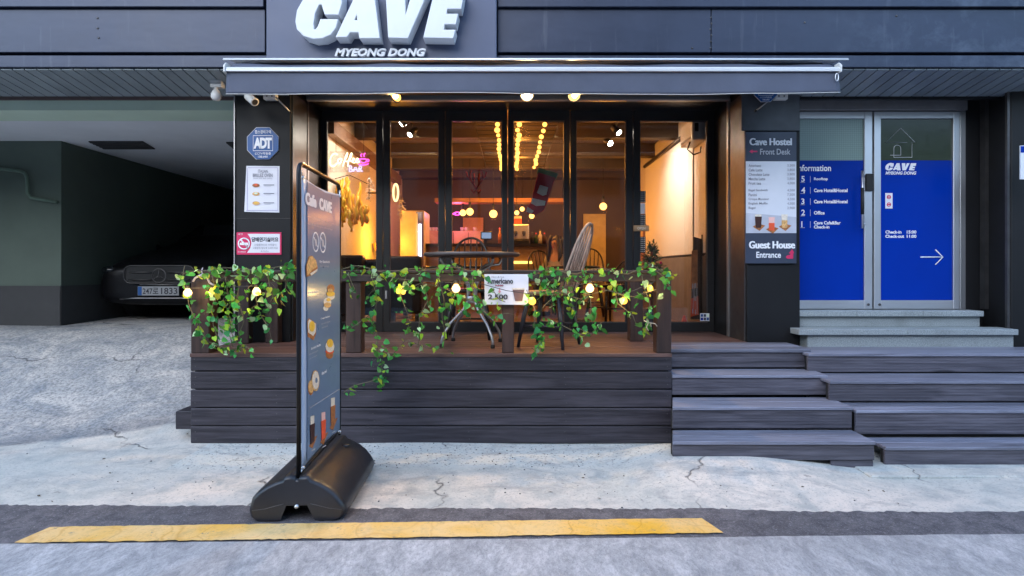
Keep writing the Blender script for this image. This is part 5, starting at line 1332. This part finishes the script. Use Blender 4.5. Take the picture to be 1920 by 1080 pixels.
for i, px in enumerate((806, 812, 817, 866, 874, 890)):
    t2 = thing('cup', ['white cup leftmost on the back cabinet', 'second white cup from the left on the back cabinet', 'third white cup from the left on the back cabinet', 'white cup right of the window mullion on the back cabinet', 'white cup beside the lit wall on the back cabinet', 'rightmost white cup on the back cabinet'][i], 'cup', P(px, 433, 9.95), 'cups on the back cabinet')
    part('bowl', MB().lathe([(0, 0), (.022, 0), (.032, .07), (.030, .07), (.02, .005)], (X_(px, 9.95), 9.95, Z_(433, 9.8)), 10), 'white_plastic', t2)
    part('ear', MB().tube([(X_(px, 9.95)+.028, 9.95, Z_(433, 9.8)+.055), (X_(px, 9.95)+.05, 9.95, Z_(433, 9.8)+.04), (X_(px, 9.95)+.025, 9.95, Z_(433, 9.8)+.018)], .004, 5), 'white_plastic', t2)
# back wall patch: amber lamplight put into the panel colour
part('wall_panel', B(X_(868, 10.4), X_(906, 10.4), 10.42, 10.47, 1.2, Z_(408, 10.4)), plain('amber lit wall colour', (.62, .34, .16), .7))
# fridge
fg = thing('drinks_fridge', 'white upright drinks fridge with a glowing strip in the second pane', 'fridge', (X_(772, 8.4), 8.7, .7))
x0, x1 = X_(749, 8.4), X_(795, 8.4); zt = Z_(394, 8.4)
part('case', B(x0, x1, 8.42, 8.98, .70, zt), plain('warm white fridge', (.66, .56, .48), .35), fg, bevel=.02, seg=2)
part('door', B(X_(780, 8.4), x1-.01, 8.39, 8.42, .78, zt-.03), plain('dark fridge glass', (.10, .06, .08), .1), fg)
part('door_frame', MB().bar((X_(780, 8.38)+.01, 8.385, .8), (X_(780, 8.38)+.01, 8.385, zt-.05), .03), 'white_plastic', fg)
part('light_strip', MB().bar(P(787.5, 420, 8.37), P(787.5, 486, 8.37), .035), emis('cool strip glow', (.85, .85, 1.0), 1.2), fg)
# monitor
mo = thing('till_monitor', 'small till monitor with pale lit screen standing on the counter', 'monitor', P(912, 448, 8.7))
part('bezel', pxbox(901, 434, 923, 449, 8.70, .03), 'black_frame', mo, bevel=.004); part('screen', pxbox(903, 436, 921, 447, 8.695, .004), emis('monitor glow', (.45, .60, .9), .18), mo)
part('stand', B(X_(911, 8.75)-.02, X_(911, 8.75)+.02, 8.74, 8.77, Z_(458, 8.6)+.01, Z_(449, 8.75)), 'black_frame', mo); part('foot', B(X_(911, 8.75)-.1, X_(911, 8.75)+.1, 8.68, 8.85, Z_(458, 8.6)+.011, Z_(458, 8.6)+.022), 'black_frame', mo)
# bottles and jars on the counter
zc = Z_(458, 8.6)+.012
for k, (px, lab) in enumerate(((937, 'brown bottle on the bar counter between the till monitor and the window mullion'), (998, 'dark bottle on the bar counter just right of the coffee machine'), (1005, 'green bottle on the bar counter, second right of the coffee machine'), (1013, 'pale jar on the bar counter, third right of the coffee machine'), (1021, 'coffee brown bottle on the bar counter, furthest right of the coffee machine'))):
    D = 8.85; z0 = zc-.001; h = rg0.uniform(.15, .26); rad = rg0.uniform(.024, .036)
    t = thing('bottle', lab, 'bottle', (X_(px, D), D, z0), 'bottles on the bar counter')
    part('glass_body', MB().lathe([(0, .001), (rad, .001), (rad, h*.62), (rad*.4, h*.78), (rad*.36, h), (0, h)], (X_(px, D), D, z0), 10), ['bun', 'black_frame', 'felt0', 'milk', 'cola'][k], t)
    part('bottle_cap', MB().lathe([(0, h+.012), (rad*.4, h+.012), (rad*.4, h-.01)], (X_(px, D), D, z0), 8), 'dark_steel' if k % 2 else 'ink_red', t)

# pendant bulbs
M['globe'] = emis('pendant globe glow', (1.0, .42, .09), 1.5); M['pink'] = emis('pink neon', (1, .07, .50), 1.2)
for i, (px, py, D, r_, lab, e) in enumerate(((868, 399, 9.4, 6, 'pendant bulb next to the pink neon', 0), (881, 397, 9.0, 7, 'pendant bulb second from the pink neon', 2.5), (925, 401, 8.8, 7.5, 'pendant bulb above the till monitor', 3.5), (969, 399, 9.2, 4.5, 'small pendant bulb left of the stocking foot', 0),
        (979, 392, 9.5, 4.5, 'small higher pendant bulb beside the stocking', 0), (997, 405, 9.0, 5, 'pendant bulb seen through the stocking foot', 2), (1131, 387, 8.6, 7, 'pendant bulb above the pale yellow door', 3.5))):
    t = thing('pendant_bulb', lab, 'pendant lamp', P(px, py, D), 'warm pendant bulbs over the bar'); c = P(px, py, D)
    part('globe', MB().ball(c, r_*D/F, 12), 'globe', t); part('socket', MB().lathe([(0, .1), (.02, .1), (.02, .02), (0, 0)], c+Vector((0, 0, r_*D/F*.9)), 8), 'rubber', t); part('cord', MB().tube([c+Vector((0, 0, .1)), (c.x, c.y, 3.19)], .004, 4), 'rubber', t)
    if e: point_light('globe_light', c+Vector((0, -.09, -.05)), e, WARM, .06, t)
t = thing('pink_neon', 'short pink neon tube glowing on the cafe back wall', 'neon sign', P(857, 400, 9.6))
part('tube', MB().tube([P(850, 401, 9.6), P(857, 397, 9.6), P(864, 401, 9.6), P(857, 404, 9.6)], .022, 6, closed=True), 'pink', t)
point_light('neon_light', P(857, 400, 9.45), 3, (1, .15, .5), .05, t)
t = thing('wall_sconce', 'amber wall light washing the left cafe wall orange behind the gold foil', 'lamp', (-1.9, 8.2, 1.6))
part('shade', MB().lathe([(.03, 0), (.05, .1)], (-1.93, 8.2, 1.62), 10), 'tan', t); point_light('amber_wall_light', (-1.70, 7.9, 1.75), 9, (1, .38, .03), .08, t)
point_light('amber_wall_light', (1.75, 9.6, 2.0), 3.5, (1, .38, .05), .08, t)  # second light stands by the right rear wall, without a sconce
# neon coffee bar sign
ns = thing('neon_sign', 'white Coffee BAR neon sign with pink cup hanging inside the first pane', 'neon sign', P(655, 305, 6.30))
M['neon_warm'] = emis('warm white neon', (1.0, .80, .42), 1.6); M['neon_blue'] = emis('blue white neon', (.50, .50, 1.0), .9)
def nline(name, segs, r_, mat):
    mb = MB()
    for s in segs:
        # smooth the polyline once
        p = [P(x, y, 6.30) for x, y in s]
        if len(p) > 2:
            q = [p[0]]
            for a, b in zip(p, p[1:]): q += [a.lerp(b, .25), a.lerp(b, .75)]
            q.append(p[-1]); p = q
        mb.tube(p, r_, 6)
    return part(name, mb, mat, ns)
nline('script_coffee', [[(633, 290), (628, 287), (621, 292), (618, 303), (620, 311), (626, 312), (632, 306)], [(639, 297), (635, 298), (633, 303), (635, 307), (639, 305), (641, 300), (639, 297)],
      [(643, 312), (646, 300), (650, 288), (652, 285), (651, 292), (646, 302), (652, 303)], [(652, 312), (654, 300), (658, 288), (660, 286), (659, 293), (655, 301), (660, 303)],
      [(660, 303), (664, 300), (665, 297), (662, 297), (660, 302), (663, 306), (668, 303)], [(668, 303), (671, 300), (672, 297), (669, 297), (667, 302), (670, 306), (674, 302)]], .0052, 'neon_warm')
nline('bar_letters', [[(655, 311), (655, 322)], [(655, 311), (659, 311), (660, 314), (656, 316.5), (660, 317), (661, 321), (655, 322)], [(662, 322), (666.5, 311), (671, 322)], [(664, 318), (669, 318)], [(673, 322), (673, 311), (678, 311.5), (678, 316), (673, 317)], [(675, 317), (680, 322)]], .0042, 'neon_blue')
nline('cup', [[(674, 298), (676, 304), (682, 306), (687, 303), (688, 298), (674, 298)], [(688, 299), (692, 299), (691, 303), (687, 303)], [(672, 308), (682, 310), (691, 307)], [(678, 294), (676, 291), (679, 288)], [(683, 294), (682, 290), (685, 287)]], .0055, 'pink')
part('backing', pxbox(617, 284, 693, 323, 6.34, .006), glassmat('acrylic backing', (.9, .9, .92)), ns)
for px in (630, 682): part('wire', MB().tube([P(px, 285, 6.33), (X_(px, 6.33), 6.33, 3.19)], .002, 4), 'rubber', ns)
point_light('neon_light', P(655, 325, 6.16), 1.6, (1, .8, .7), .1, ns)  # neon sign's light, moved forward to brighten the gold foil
# gold foil garland
M['gold'] = newmat('gold foil')[0]
b = M['gold'].node_tree.nodes['Principled BSDF']; b.inputs['Base Color'].default_value = (.95, .60, .04, 1); b.inputs['Metallic'].default_value = .15; b.inputs['Roughness'].default_value = .3; b.inputs['Coat Weight'].default_value = .5
M['silver'] = newmat('silver tinsel')[0]
b = M['silver'].node_tree.nodes['Principled BSDF']; b.inputs['Base Color'].default_value = (.75, .72, .68, 1); b.inputs['Metallic'].default_value = .9; b.inputs['Roughness'].default_value = .3
gf_ = thing('foil_garland', 'bunches of crinkled gold foil streamers hanging behind the first pane', 'garland', P(655, 340, 6.5))
rg = random.Random(4)
for k in range(58):
    if k < 34: x = rg.uniform(628, 676); y0 = rg.uniform(328, 362)+abs(x-650)*.5; ln = rg.uniform(28, 58)
    else: x = rg.uniform(626, 690); y0 = rg.uniform(362, 398); ln = rg.uniform(25, 46)
    if x > 676: y0 = max(y0, 385); ln = min(ln, 34)
    D = rg.uniform(6.42, 6.62); sx = rg.uniform(-5, 6); n_ = 7
    pts = [P(x+sx*i/n_+1.6*math.sin(i*1.3+k), y0+ln*i/n_, D+.01*math.sin(i*2+k)) for i in range(n_+1)]
    part('streamer', MB().tube(pts, [.010+.016*abs(math.sin(i*2.1+k))*math.sin(math.pi*(i+.6)/(n_+1.2)) for i in range(n_+1)], 6), 'gold', gf_)
part('hanging_wire', MB().tube([P(628, 335, 6.5), P(655, 328, 6.5), P(690, 345, 6.5)], .004, 4), 'black_metal', gf_)
# tinsel trees
def tinsel(label, px, py, D, h, sway_):
    t = thing('tinsel_branch', label, 'ornament', P(px, py, D), 'silver tinsel ornaments'); mb = MB()
    for k in range(70):
        f = rg.random(); c = P(px+sway_*math.sin(f*4), py-h*(.5-f), D); r_ = .02+.06*f*(1.1-f)*2
        a = rg.uniform(0, 6.28); e = c+Vector((math.cos(a)*r_, math.sin(a)*r_, rg.uniform(-.05, .02)))
        mb.bar(c, e, .007, .003)
    o = part('tinsel', mb, 'silver', t); part('stem', MB().tube([P(px, py-h/2, D), P(px, py+h/2, D)], .005, 5), 'dark_steel', t)
tinsel('silver tinsel ornament beside the gold foil streamers', 692, 352, 6.5, 42, 2); tinsel('silver tinsel ornament hanging left of the drinks fridge', 752, 388, 7.4, 44, 2)
t = thing('oval_sign', 'glowing oval wall sign above the tinsel in the second pane', 'sign', P(742, 361, 7.9))
part('oval_ring', MB().tube([P(742+4.6*math.cos(k*math.pi/10), 361+16*math.sin(k*math.pi/10), 7.9) for k in range(20)], .014, 6, closed=True), emis('cream glow', (1, .65, .28), .8), t)
part('oval_face', MB().prism([(X_(742+4.2*math.cos(k*math.pi/8), 7.91), Z_(361+15*math.sin(k*math.pi/8), 7.91)) for k in range(16)], (0, 7.91, 0), FX, FZ, 0, .01), 'cream', t); part('bracket', MB().tube([(X_(742, 7.93)-.06, 7.95, Z_(361, 7.9)), (-1.99, 7.95, Z_(361, 7.9))], .01, 5), 'black_metal', t)
# window decorations
M['felt_red'] = plain('red felt', (.42, .03, .04), .9, var=.15); M['felt_white'] = plain('white felt', (.70, .66, .62), .9); M['felt_green'] = plain('green felt', (.07, .15, .05), .9, var=.3)
t = thing('antler_ornament', 'faded red antler-shaped felt ornament stuck inside the third pane', 'ornament', P(893, 340, 6.06))
an = MB()
for s_ in (-1, 1):
    for seg in ([(0, 355), (5, 345), (11, 338), (12, 326), (9, 319)], [(11, 336), (17, 330), (19, 322)], [(6, 346), (4, 335), (5, 325)], [(1, 356), (4, 362), (9, 356)]):
        an.tube([P(893+s_*x, y, 6.065) for x, y in seg], .010, 5)
part('antlers', an, 'felt_red', t)
def rot_poly(pts, c, a): ca, sa = math.cos(R(a)), math.sin(R(a)); return [(c[0]+x*ca-y*sa, c[1]+x*sa+y*ca) for x, y in pts]
t = thing('christmas_stocking', 'tilted red felt stocking with white patch and green cuff behind the fourth pane', 'stocking', P(1015, 365, 6.08))
c = (1015, 362)
part('sock', pxpoly(rot_poly([(-17, -36), (17, -36), (16, 15), (14, 30), (2, 42), (-16, 44), (-20, 34), (-13, 22), (-15, 5)], c, 17), 6.10, .035), 'felt_red', t, bevel=.01, seg=2)
part('cuff', pxpoly(rot_poly([(-20, -45), (20, -45), (19, -33), (-19, -33)], c, 17), 6.105, .045), 'felt_green', t, bevel=.01, seg=2)
part('patch', pxpoly(rot_poly([(-7, -14), (9, -14), (10, 0), (4, 4), (-8, 2)], c, 17), 6.062, .006), 'felt_white', t)
part('patch', pxpoly(rot_poly([(-14, 14), (12, 12), (13, 20), (-2, 26), (-13, 24)], c, 17), 6.062, .006), 'felt_white', t)
part('toe_patch', pxpoly(rot_poly([(-18, 32), (-4, 36), (-6, 42), (-17, 42)], c, 17), 6.062, .006), 'felt_white', t)
part('hook', MB().tube([P(1030, 320, 6.08), P(1031, 310, 6.06)], .005, 5), 'felt_green', t)
# sticker strips, wooden OPEN tag, payment sticker on the glass door
t = thing('dotted_decal', 'black dotted decal strip with white price tag on the fifth window stile', 'sticker', P(1205, 415, 5.99))
for a, b in ((358, 380), (402, 424), (444, 474)):
    part('strip', pxbox(1200.5, a, 1210.5, b, 5.995, .003), 'rubber', t)
    for k in range(int((b-a)/3.6)):
        for q in range(3): part('dot', pxbox(1201.4+q*3.2, a+1.2+k*3.6, 1203.0+q*3.2, a+2.8+k*3.6, 5.9935, .001), 'ink_dim', t)
part('white_tag', pxbox(1201, 381, 1209.5, 401, 5.995, .003), 'paper', t)
t = thing('open_tag', 'small wooden OPEN tag hanging on the glass door stile', 'sign', P(1202, 428, 5.97))
part('board', pxbox(1188, 422.5, 1217, 433.5, 5.975, .012), 'tan_seat', t, bevel=.002); text_px('OPEN', 1195, 425.5, 1210, 430.5, 5.974, 'milk', t, bold=.02)
part('string', MB().tube([P(1192, 423, 5.98), P(1202, 413, 5.985), P(1213, 423, 5.98)], .0018, 4), 'rubber', t)
t = thing('payment_sticker', 'small square blue and green payment sticker low on the glass door', 'sticker', P(1321, 595, 5.99))
part('sheet', pxbox(1313, 587.5, 1330, 602, 5.996, .002), 'paper_cool', t)
for i, (a, b, m_) in enumerate(((1314, 589, 'sign_blue'), (1319.5, 589, 'ink_navy'), (1325, 589, 'garage_green'), (1314, 595.5, 'vinyl_blue'), (1319.5, 595.5, 'ink_navy'), (1325, 595.5, 'sign_blue'))): part('logo_square', pxbox(a, b, a+4.3, b+5, 5.994, .001), m_, t)
# furniture inside
for i, (a, b, D, top, lab) in enumerate(((605, 680, 6.5, 478, 'dark sofa back behind the first pane'), (727, 790, 6.9, 480, 'dark sofa back behind the second pane'), (655, 722, 6.62, 486, 'lower dark bench between the first two panes'))):
    t = thing('sofa', lab, 'sofa', (X_((a+b)/2, D), D+.3, .7), 'dark seating behind the left panes'); x0, x1 = max(-1.96, X_(a, D)), X_(b, D); zt = Z_(top, D)
    part('backrest', B(x0, x1, D, D+.14, .82, zt), 'black_wood', t, bevel=.03, seg=2); part('seat', B(x0, x1, D+.142, D+.62, .82, 1.12), 'black_wood', t, bevel=.03, seg=2)
    for q in (x0+.03, x1-.08): part('foot', B(q, q+.05, D+.03, D+.08, .70, .82), 'dark_steel', t)
windsor('dark spindle-back chair inside the cafe by the seated woman', (X_(1028, 7.9), 7.9, .70), R(200), 'black_wood', 'black_wood', 'black_wood', h=.92)
windsor('dark spindle-back chair inside the cafe behind the fifth pane', (X_(1105, 8.1), 8.1, .70), R(170), 'black_wood', 'black_wood', 'black_wood', h=.95)
windsor('dark spindle-back chair inside under the pendant behind the fifth pane', (X_(1140, 7.0), 7.0, .70), R(120), 'black_wood', 'black_wood', 'black_wood', h=.78)
for px, D, lab in ((1075, 7.4, 'small dark table inside beside the seated woman'), (760, 7.8, 'low dark table inside behind the second pane'), (850, 7.1, 'low dark table inside behind the third pane')):
    t = thing('indoor_table', lab, 'table', (X_(px, D), D, .7), 'tables inside the cafe')
    part('table_top', MB().lathe([(0, 0), (.33, 0), (.34, .02), (.33, .035), (0, .035)], (X_(px, D), D, 1.36), 24), 'black_wood', t); part('pedestal', MB().tube([(X_(px, D), D, .72), (X_(px, D), D, 1.36)], .03, 8), 'dark_steel', t); part('foot', MB().lathe([(0, .03), (.04, .03), (.22, .01), (.22, 0), (0, 0)], (X_(px, D), D, .70), 20), 'dark_steel', t)
t = thing('espresso_machine', 'chrome and black coffee machine with orange highlights on the bar counter', 'coffee machine', P(975, 450, 8.8))
zc = Z_(458, 8.6)+.012
part('body', B(X_(958, 8.75), X_(992, 8.75), 8.72, 9.0, zc+.06, zc+.30), 'chrome', t, bevel=.02, seg=2); part('drip_tray', B(X_(958, 8.75), X_(992, 8.75), 8.62, 9.0, zc, zc+.05), 'black_frame', t, bevel=.005)
for px in (967, 982): part('group_head', MB().lathe([(0, 0), (.025, 0), (.03, .05)], (X_(px, 8.68), 8.68, zc+.14), 10), 'steel', t); part('portafilter', MB().tube([(X_(px, 8.68), 8.68, zc+.13), (X_(px, 8.68), 8.58, zc+.12)], .01, 6), 'black_frame', t)
t = thing('syrup_box', 'orange white box of packets left on the bar counter', 'box', P(960, 440, 8.9))
part('carton', B(X_(964, 8.95), X_(978, 8.95), 8.95-.0, 9.04, zc+.305, zc+.42), 'orangered', t); part('flap', B(X_(964, 8.95), X_(978, 8.95), 8.93, 8.949, zc+.40, zc+.44), 'milk', t)
# little decorated tree and easel at the right
t = thing('small_christmas_tree', 'small bushy christmas tree with red berries inside beside the glass door', 'tree', P(1222, 500, 6.4))
mb = MB(); c0 = P(1222, 560, 6.4)
for k in range(420):
    f = rg.random(); r_ = .20*(1-f)**.7+.02; a = rg.uniform(0, 6.28); z0 = Z_(560, 6.4)+.62*f
    c = Vector((c0.x+rg.uniform(-.03, .03), c0.y+rg.uniform(-.03, .03), z0)); e = c+Vector((math.cos(a)*r_, math.sin(a)*r_*.8, rg.uniform(-.05, .06))); mb.bar(c.lerp(e, .3), e, .014, .004)
part('needles', mb, 'felt_green', t)['kind'] = 'stuff'
part('trunk', MB().tube([(c0.x, c0.y, .92), (c0.x, c0.y, c0.z+.55)], .015, 6), 'bun', t); part('pot', MB().lathe([(0, 0), (.10, 0), (.13, .22), (.12, .22), (0, .2)], (c0.x, c0.y, .70), 14), 'black_frame', t)
for k in range(9): part('berry', MB().ball((c0.x+rg.uniform(-.13, .13), c0.y-.12, c0.z+rg.uniform(.05, .45)), .018, 6), 'ink_red' if k % 3 else 'gold', t)
t = thing('easel_board', 'tall menu easel with orange drawing inside the glass door at right', 'sign', P(1306, 520, 6.3))
M['easel_print'] = plain('dull orange drawing', (.42, .17, .06), .6, var=.5, scale=9); M['chalk'] = plain('chalkboard', (.05, .04, .035), .7, var=.3)
part('board', MB().prism([(X_(1296, 6.3), Z_(604, 6.3)+.03), (X_(1318, 6.3), Z_(604, 6.3)+.03), (X_(1316, 6.3), Z_(448, 6.3)), (X_(1301, 6.3), Z_(444, 6.3))], (0, 6.3, 0), FX, FZ, 0, -.03), 'chalk', t)
part('picture', pxpoly([(1297, 470), (1308, 468), (1308, 540), (1295, 542)], 6.265, .003), 'easel_print', t); part('picture', pxpoly([(1296, 560), (1309, 555), (1310, 590), (1295, 594)], 6.265, .003), 'orangered', t)
part('leg', MB().bar((X_(1316, 6.35), 6.32, .70), P(1318, 440, 6.32), .03), 'black_wood', t)
text_px('OPEN', 1297, 530, 1308, 590, 6.262, 'ink_dim', t, bold=.01)
t = thing('floor_cone', 'small orange cone standing on the cafe floor behind the door', 'cone', P(1283, 600, 6.35))
part('cone_body', MB().lathe([(.05, 0), (.012, .13), (0, .132)], (X_(1283, 6.35), 6.35, .71), 12), 'orangered', t); part('cone_base', B(X_(1283, 6.35)-.06, X_(1283, 6.35)+.06, 6.29, 6.41, .701, .711), 'orangered', t)

# ================================================================== SEATED WOMAN
def skin_body(name, joints, edges, mat, parent, sub=2):
    me = bpy.data.meshes.new(name); me.from_pydata([j[0] for j in joints], edges, []); me.update()
    o = bpy.data.objects.new(name, me); COL.objects.link(o); me.materials.append(M[mat] if isinstance(mat, str) else mat)
    o.modifiers.new('skin', 'SKIN'); me.skin_vertices.new() if not me.skin_vertices else None
    for k, j in enumerate(joints): me.skin_vertices[0].data[k].radius = (j[1], j[2] if len(j) > 2 else j[1]); me.skin_vertices[0].data[k].use_root = (k == 0)
    s_ = o.modifiers.new('sub', 'SUBSURF'); s_.levels = s_.render_levels = sub
    o.modifiers['skin'].use_smooth_shade = True
    o.parent = parent; return o
pe = thing('person', 'seated woman with long dark hair in a pale top inside the cafe', 'person', (X_(1044, 8.2), 8.2, .72), None, R(-38)); pe.scale = (.86, .86, .86)
M['skin'] = plain('skin', (.55, .30, .20), .55, var=.05); M['top_orange'] = plain('pale top', (.42, .40, .40), .8, var=.1); M['trousers'] = plain('dark trousers', (.03, .03, .04), .8); M['hair'] = plain('dark brown hair', (.018, .010, .008), .4, var=.3, scale=20)
# local frame: she faces -y
J = [((0, 0, .50), .14, .11), ((0, -.01, .68), .125, .095), ((0, -.01, .86), .15, .10), ((0, 0, .98), .06, .055), ((0, -.02, 1.06), .050, .050), ((0, -.035, 1.14), .080, .092), ((0, -.03, 1.22), .072, .085),
     ((-.17, 0, .93), .055), ((-.22, -.06, .72), .042), ((-.13, -.26, .66), .033), ((-.10, -.31, .66), .030), ((.17, 0, .93), .055), ((.22, -.06, .72), .042), ((.13, -.26, .66), .033), ((.10, -.31, .66), .030),
     ((-.09, -.02, .48), .085), ((-.11, -.40, .48), .065), ((-.11, -.42, .12), .042), ((-.11, -.50, .05), .035), ((.09, -.02, .48), .085), ((.11, -.40, .48), .065), ((.11, -.42, .12), .042), ((.11, -.50, .05), .035)]
E = [(0, 1), (1, 2), (2, 3), (3, 4), (4, 5), (5, 6), (2, 7), (7, 8), (8, 9), (9, 10), (2, 11), (11, 12), (12, 13), (13, 14), (0, 15), (15, 16), (16, 17), (17, 18), (0, 19), (19, 20), (20, 21), (21, 22)]
skin_body('body', J, E, 'skin', pe)
def inflate(idx, ed, add, name, mat):
    mp = {a: k for k, a in enumerate(idx)}
    skin_body(name, [(J[a][0],)+tuple(r_+add for r_ in J[a][1:]) for a in idx], [(mp[a], mp[b]) for a, b in ed], mat, pe)
inflate([0, 1, 2, 7, 8, 11, 12, 9, 13], [(0, 1), (1, 2), (2, 7), (7, 8), (2, 11), (11, 12), (8, 9), (12, 13)], .014, 'top', 'top_orange')
inflate([0, 15, 16, 17, 19, 20, 21], [(0, 15), (15, 16), (16, 17), (0, 19), (19, 20), (20, 21)], .012, 'trousers', 'trousers')
for s_ in (-1, 1):
    for k in range(4): MB().tube([(s_*(.085+.012*k), -.325, .665), (s_*(.075+.012*k), -.365-.004*(k % 2), .66), (s_*(.072+.012*k), -.385, .645)], .008, 6).build('finger', 'skin', pe, local=True)
    MB().tube([(s_*.085, -.31, .675), (s_*.065, -.335, .68)], .009, 6).build('thumb', 'skin', pe, local=True)
    MB().ball((s_*.030, -.118, 1.165), .011, 8).build('eye', 'ink', pe, local=True)
    MB().box(s_*.11-.04, s_*.11+.04, -.62, -.40, 0, .07).build('shoe', 'rubber', pe, local=True, bevel=.02, seg=2)
MB().prism([(-.012, 0), (.012, 0), (.004, .045), (-.004, .045)], (0, -.118, 1.125), FX, FZ, 0, .018).build('nose', 'skin', pe, local=True, bevel=.004)
MB().box(-.022, .022, -.123, -.112, 1.093, 1.102).build('mouth', 'ink_red', pe, local=True, bevel=.003)
for s_ in (-1, 1): MB().tube([(s_*.05, -.07, 1.29), (s_*.088, -.085, 1.2), (s_*.10, -.07, 1.08), (s_*.115, -.08, .96), (s_*.10, -.10, .86)], [.03, .035, .04, .04, .012], 8).build('hair_lock', 'hair', pe, local=True)
skin_body('hair', [((0, -.02, 1.275), .115, .10), ((0, .04, 1.20), .112, .095), ((0, .085, 1.08), .11, .065), ((0, .10, .92), .12, .05), ((0, .10, .80), .09, .035)], [(0, 1), (1, 2), (2, 3), (3, 4)], 'hair', pe)
tc_ = windsor('dark chair under the seated woman inside the cafe', (X_(1044, 8.2), 8.2, .70), R(-38)+math.pi, 'black_wood', 'black_wood', 'black_wood', h=.86)
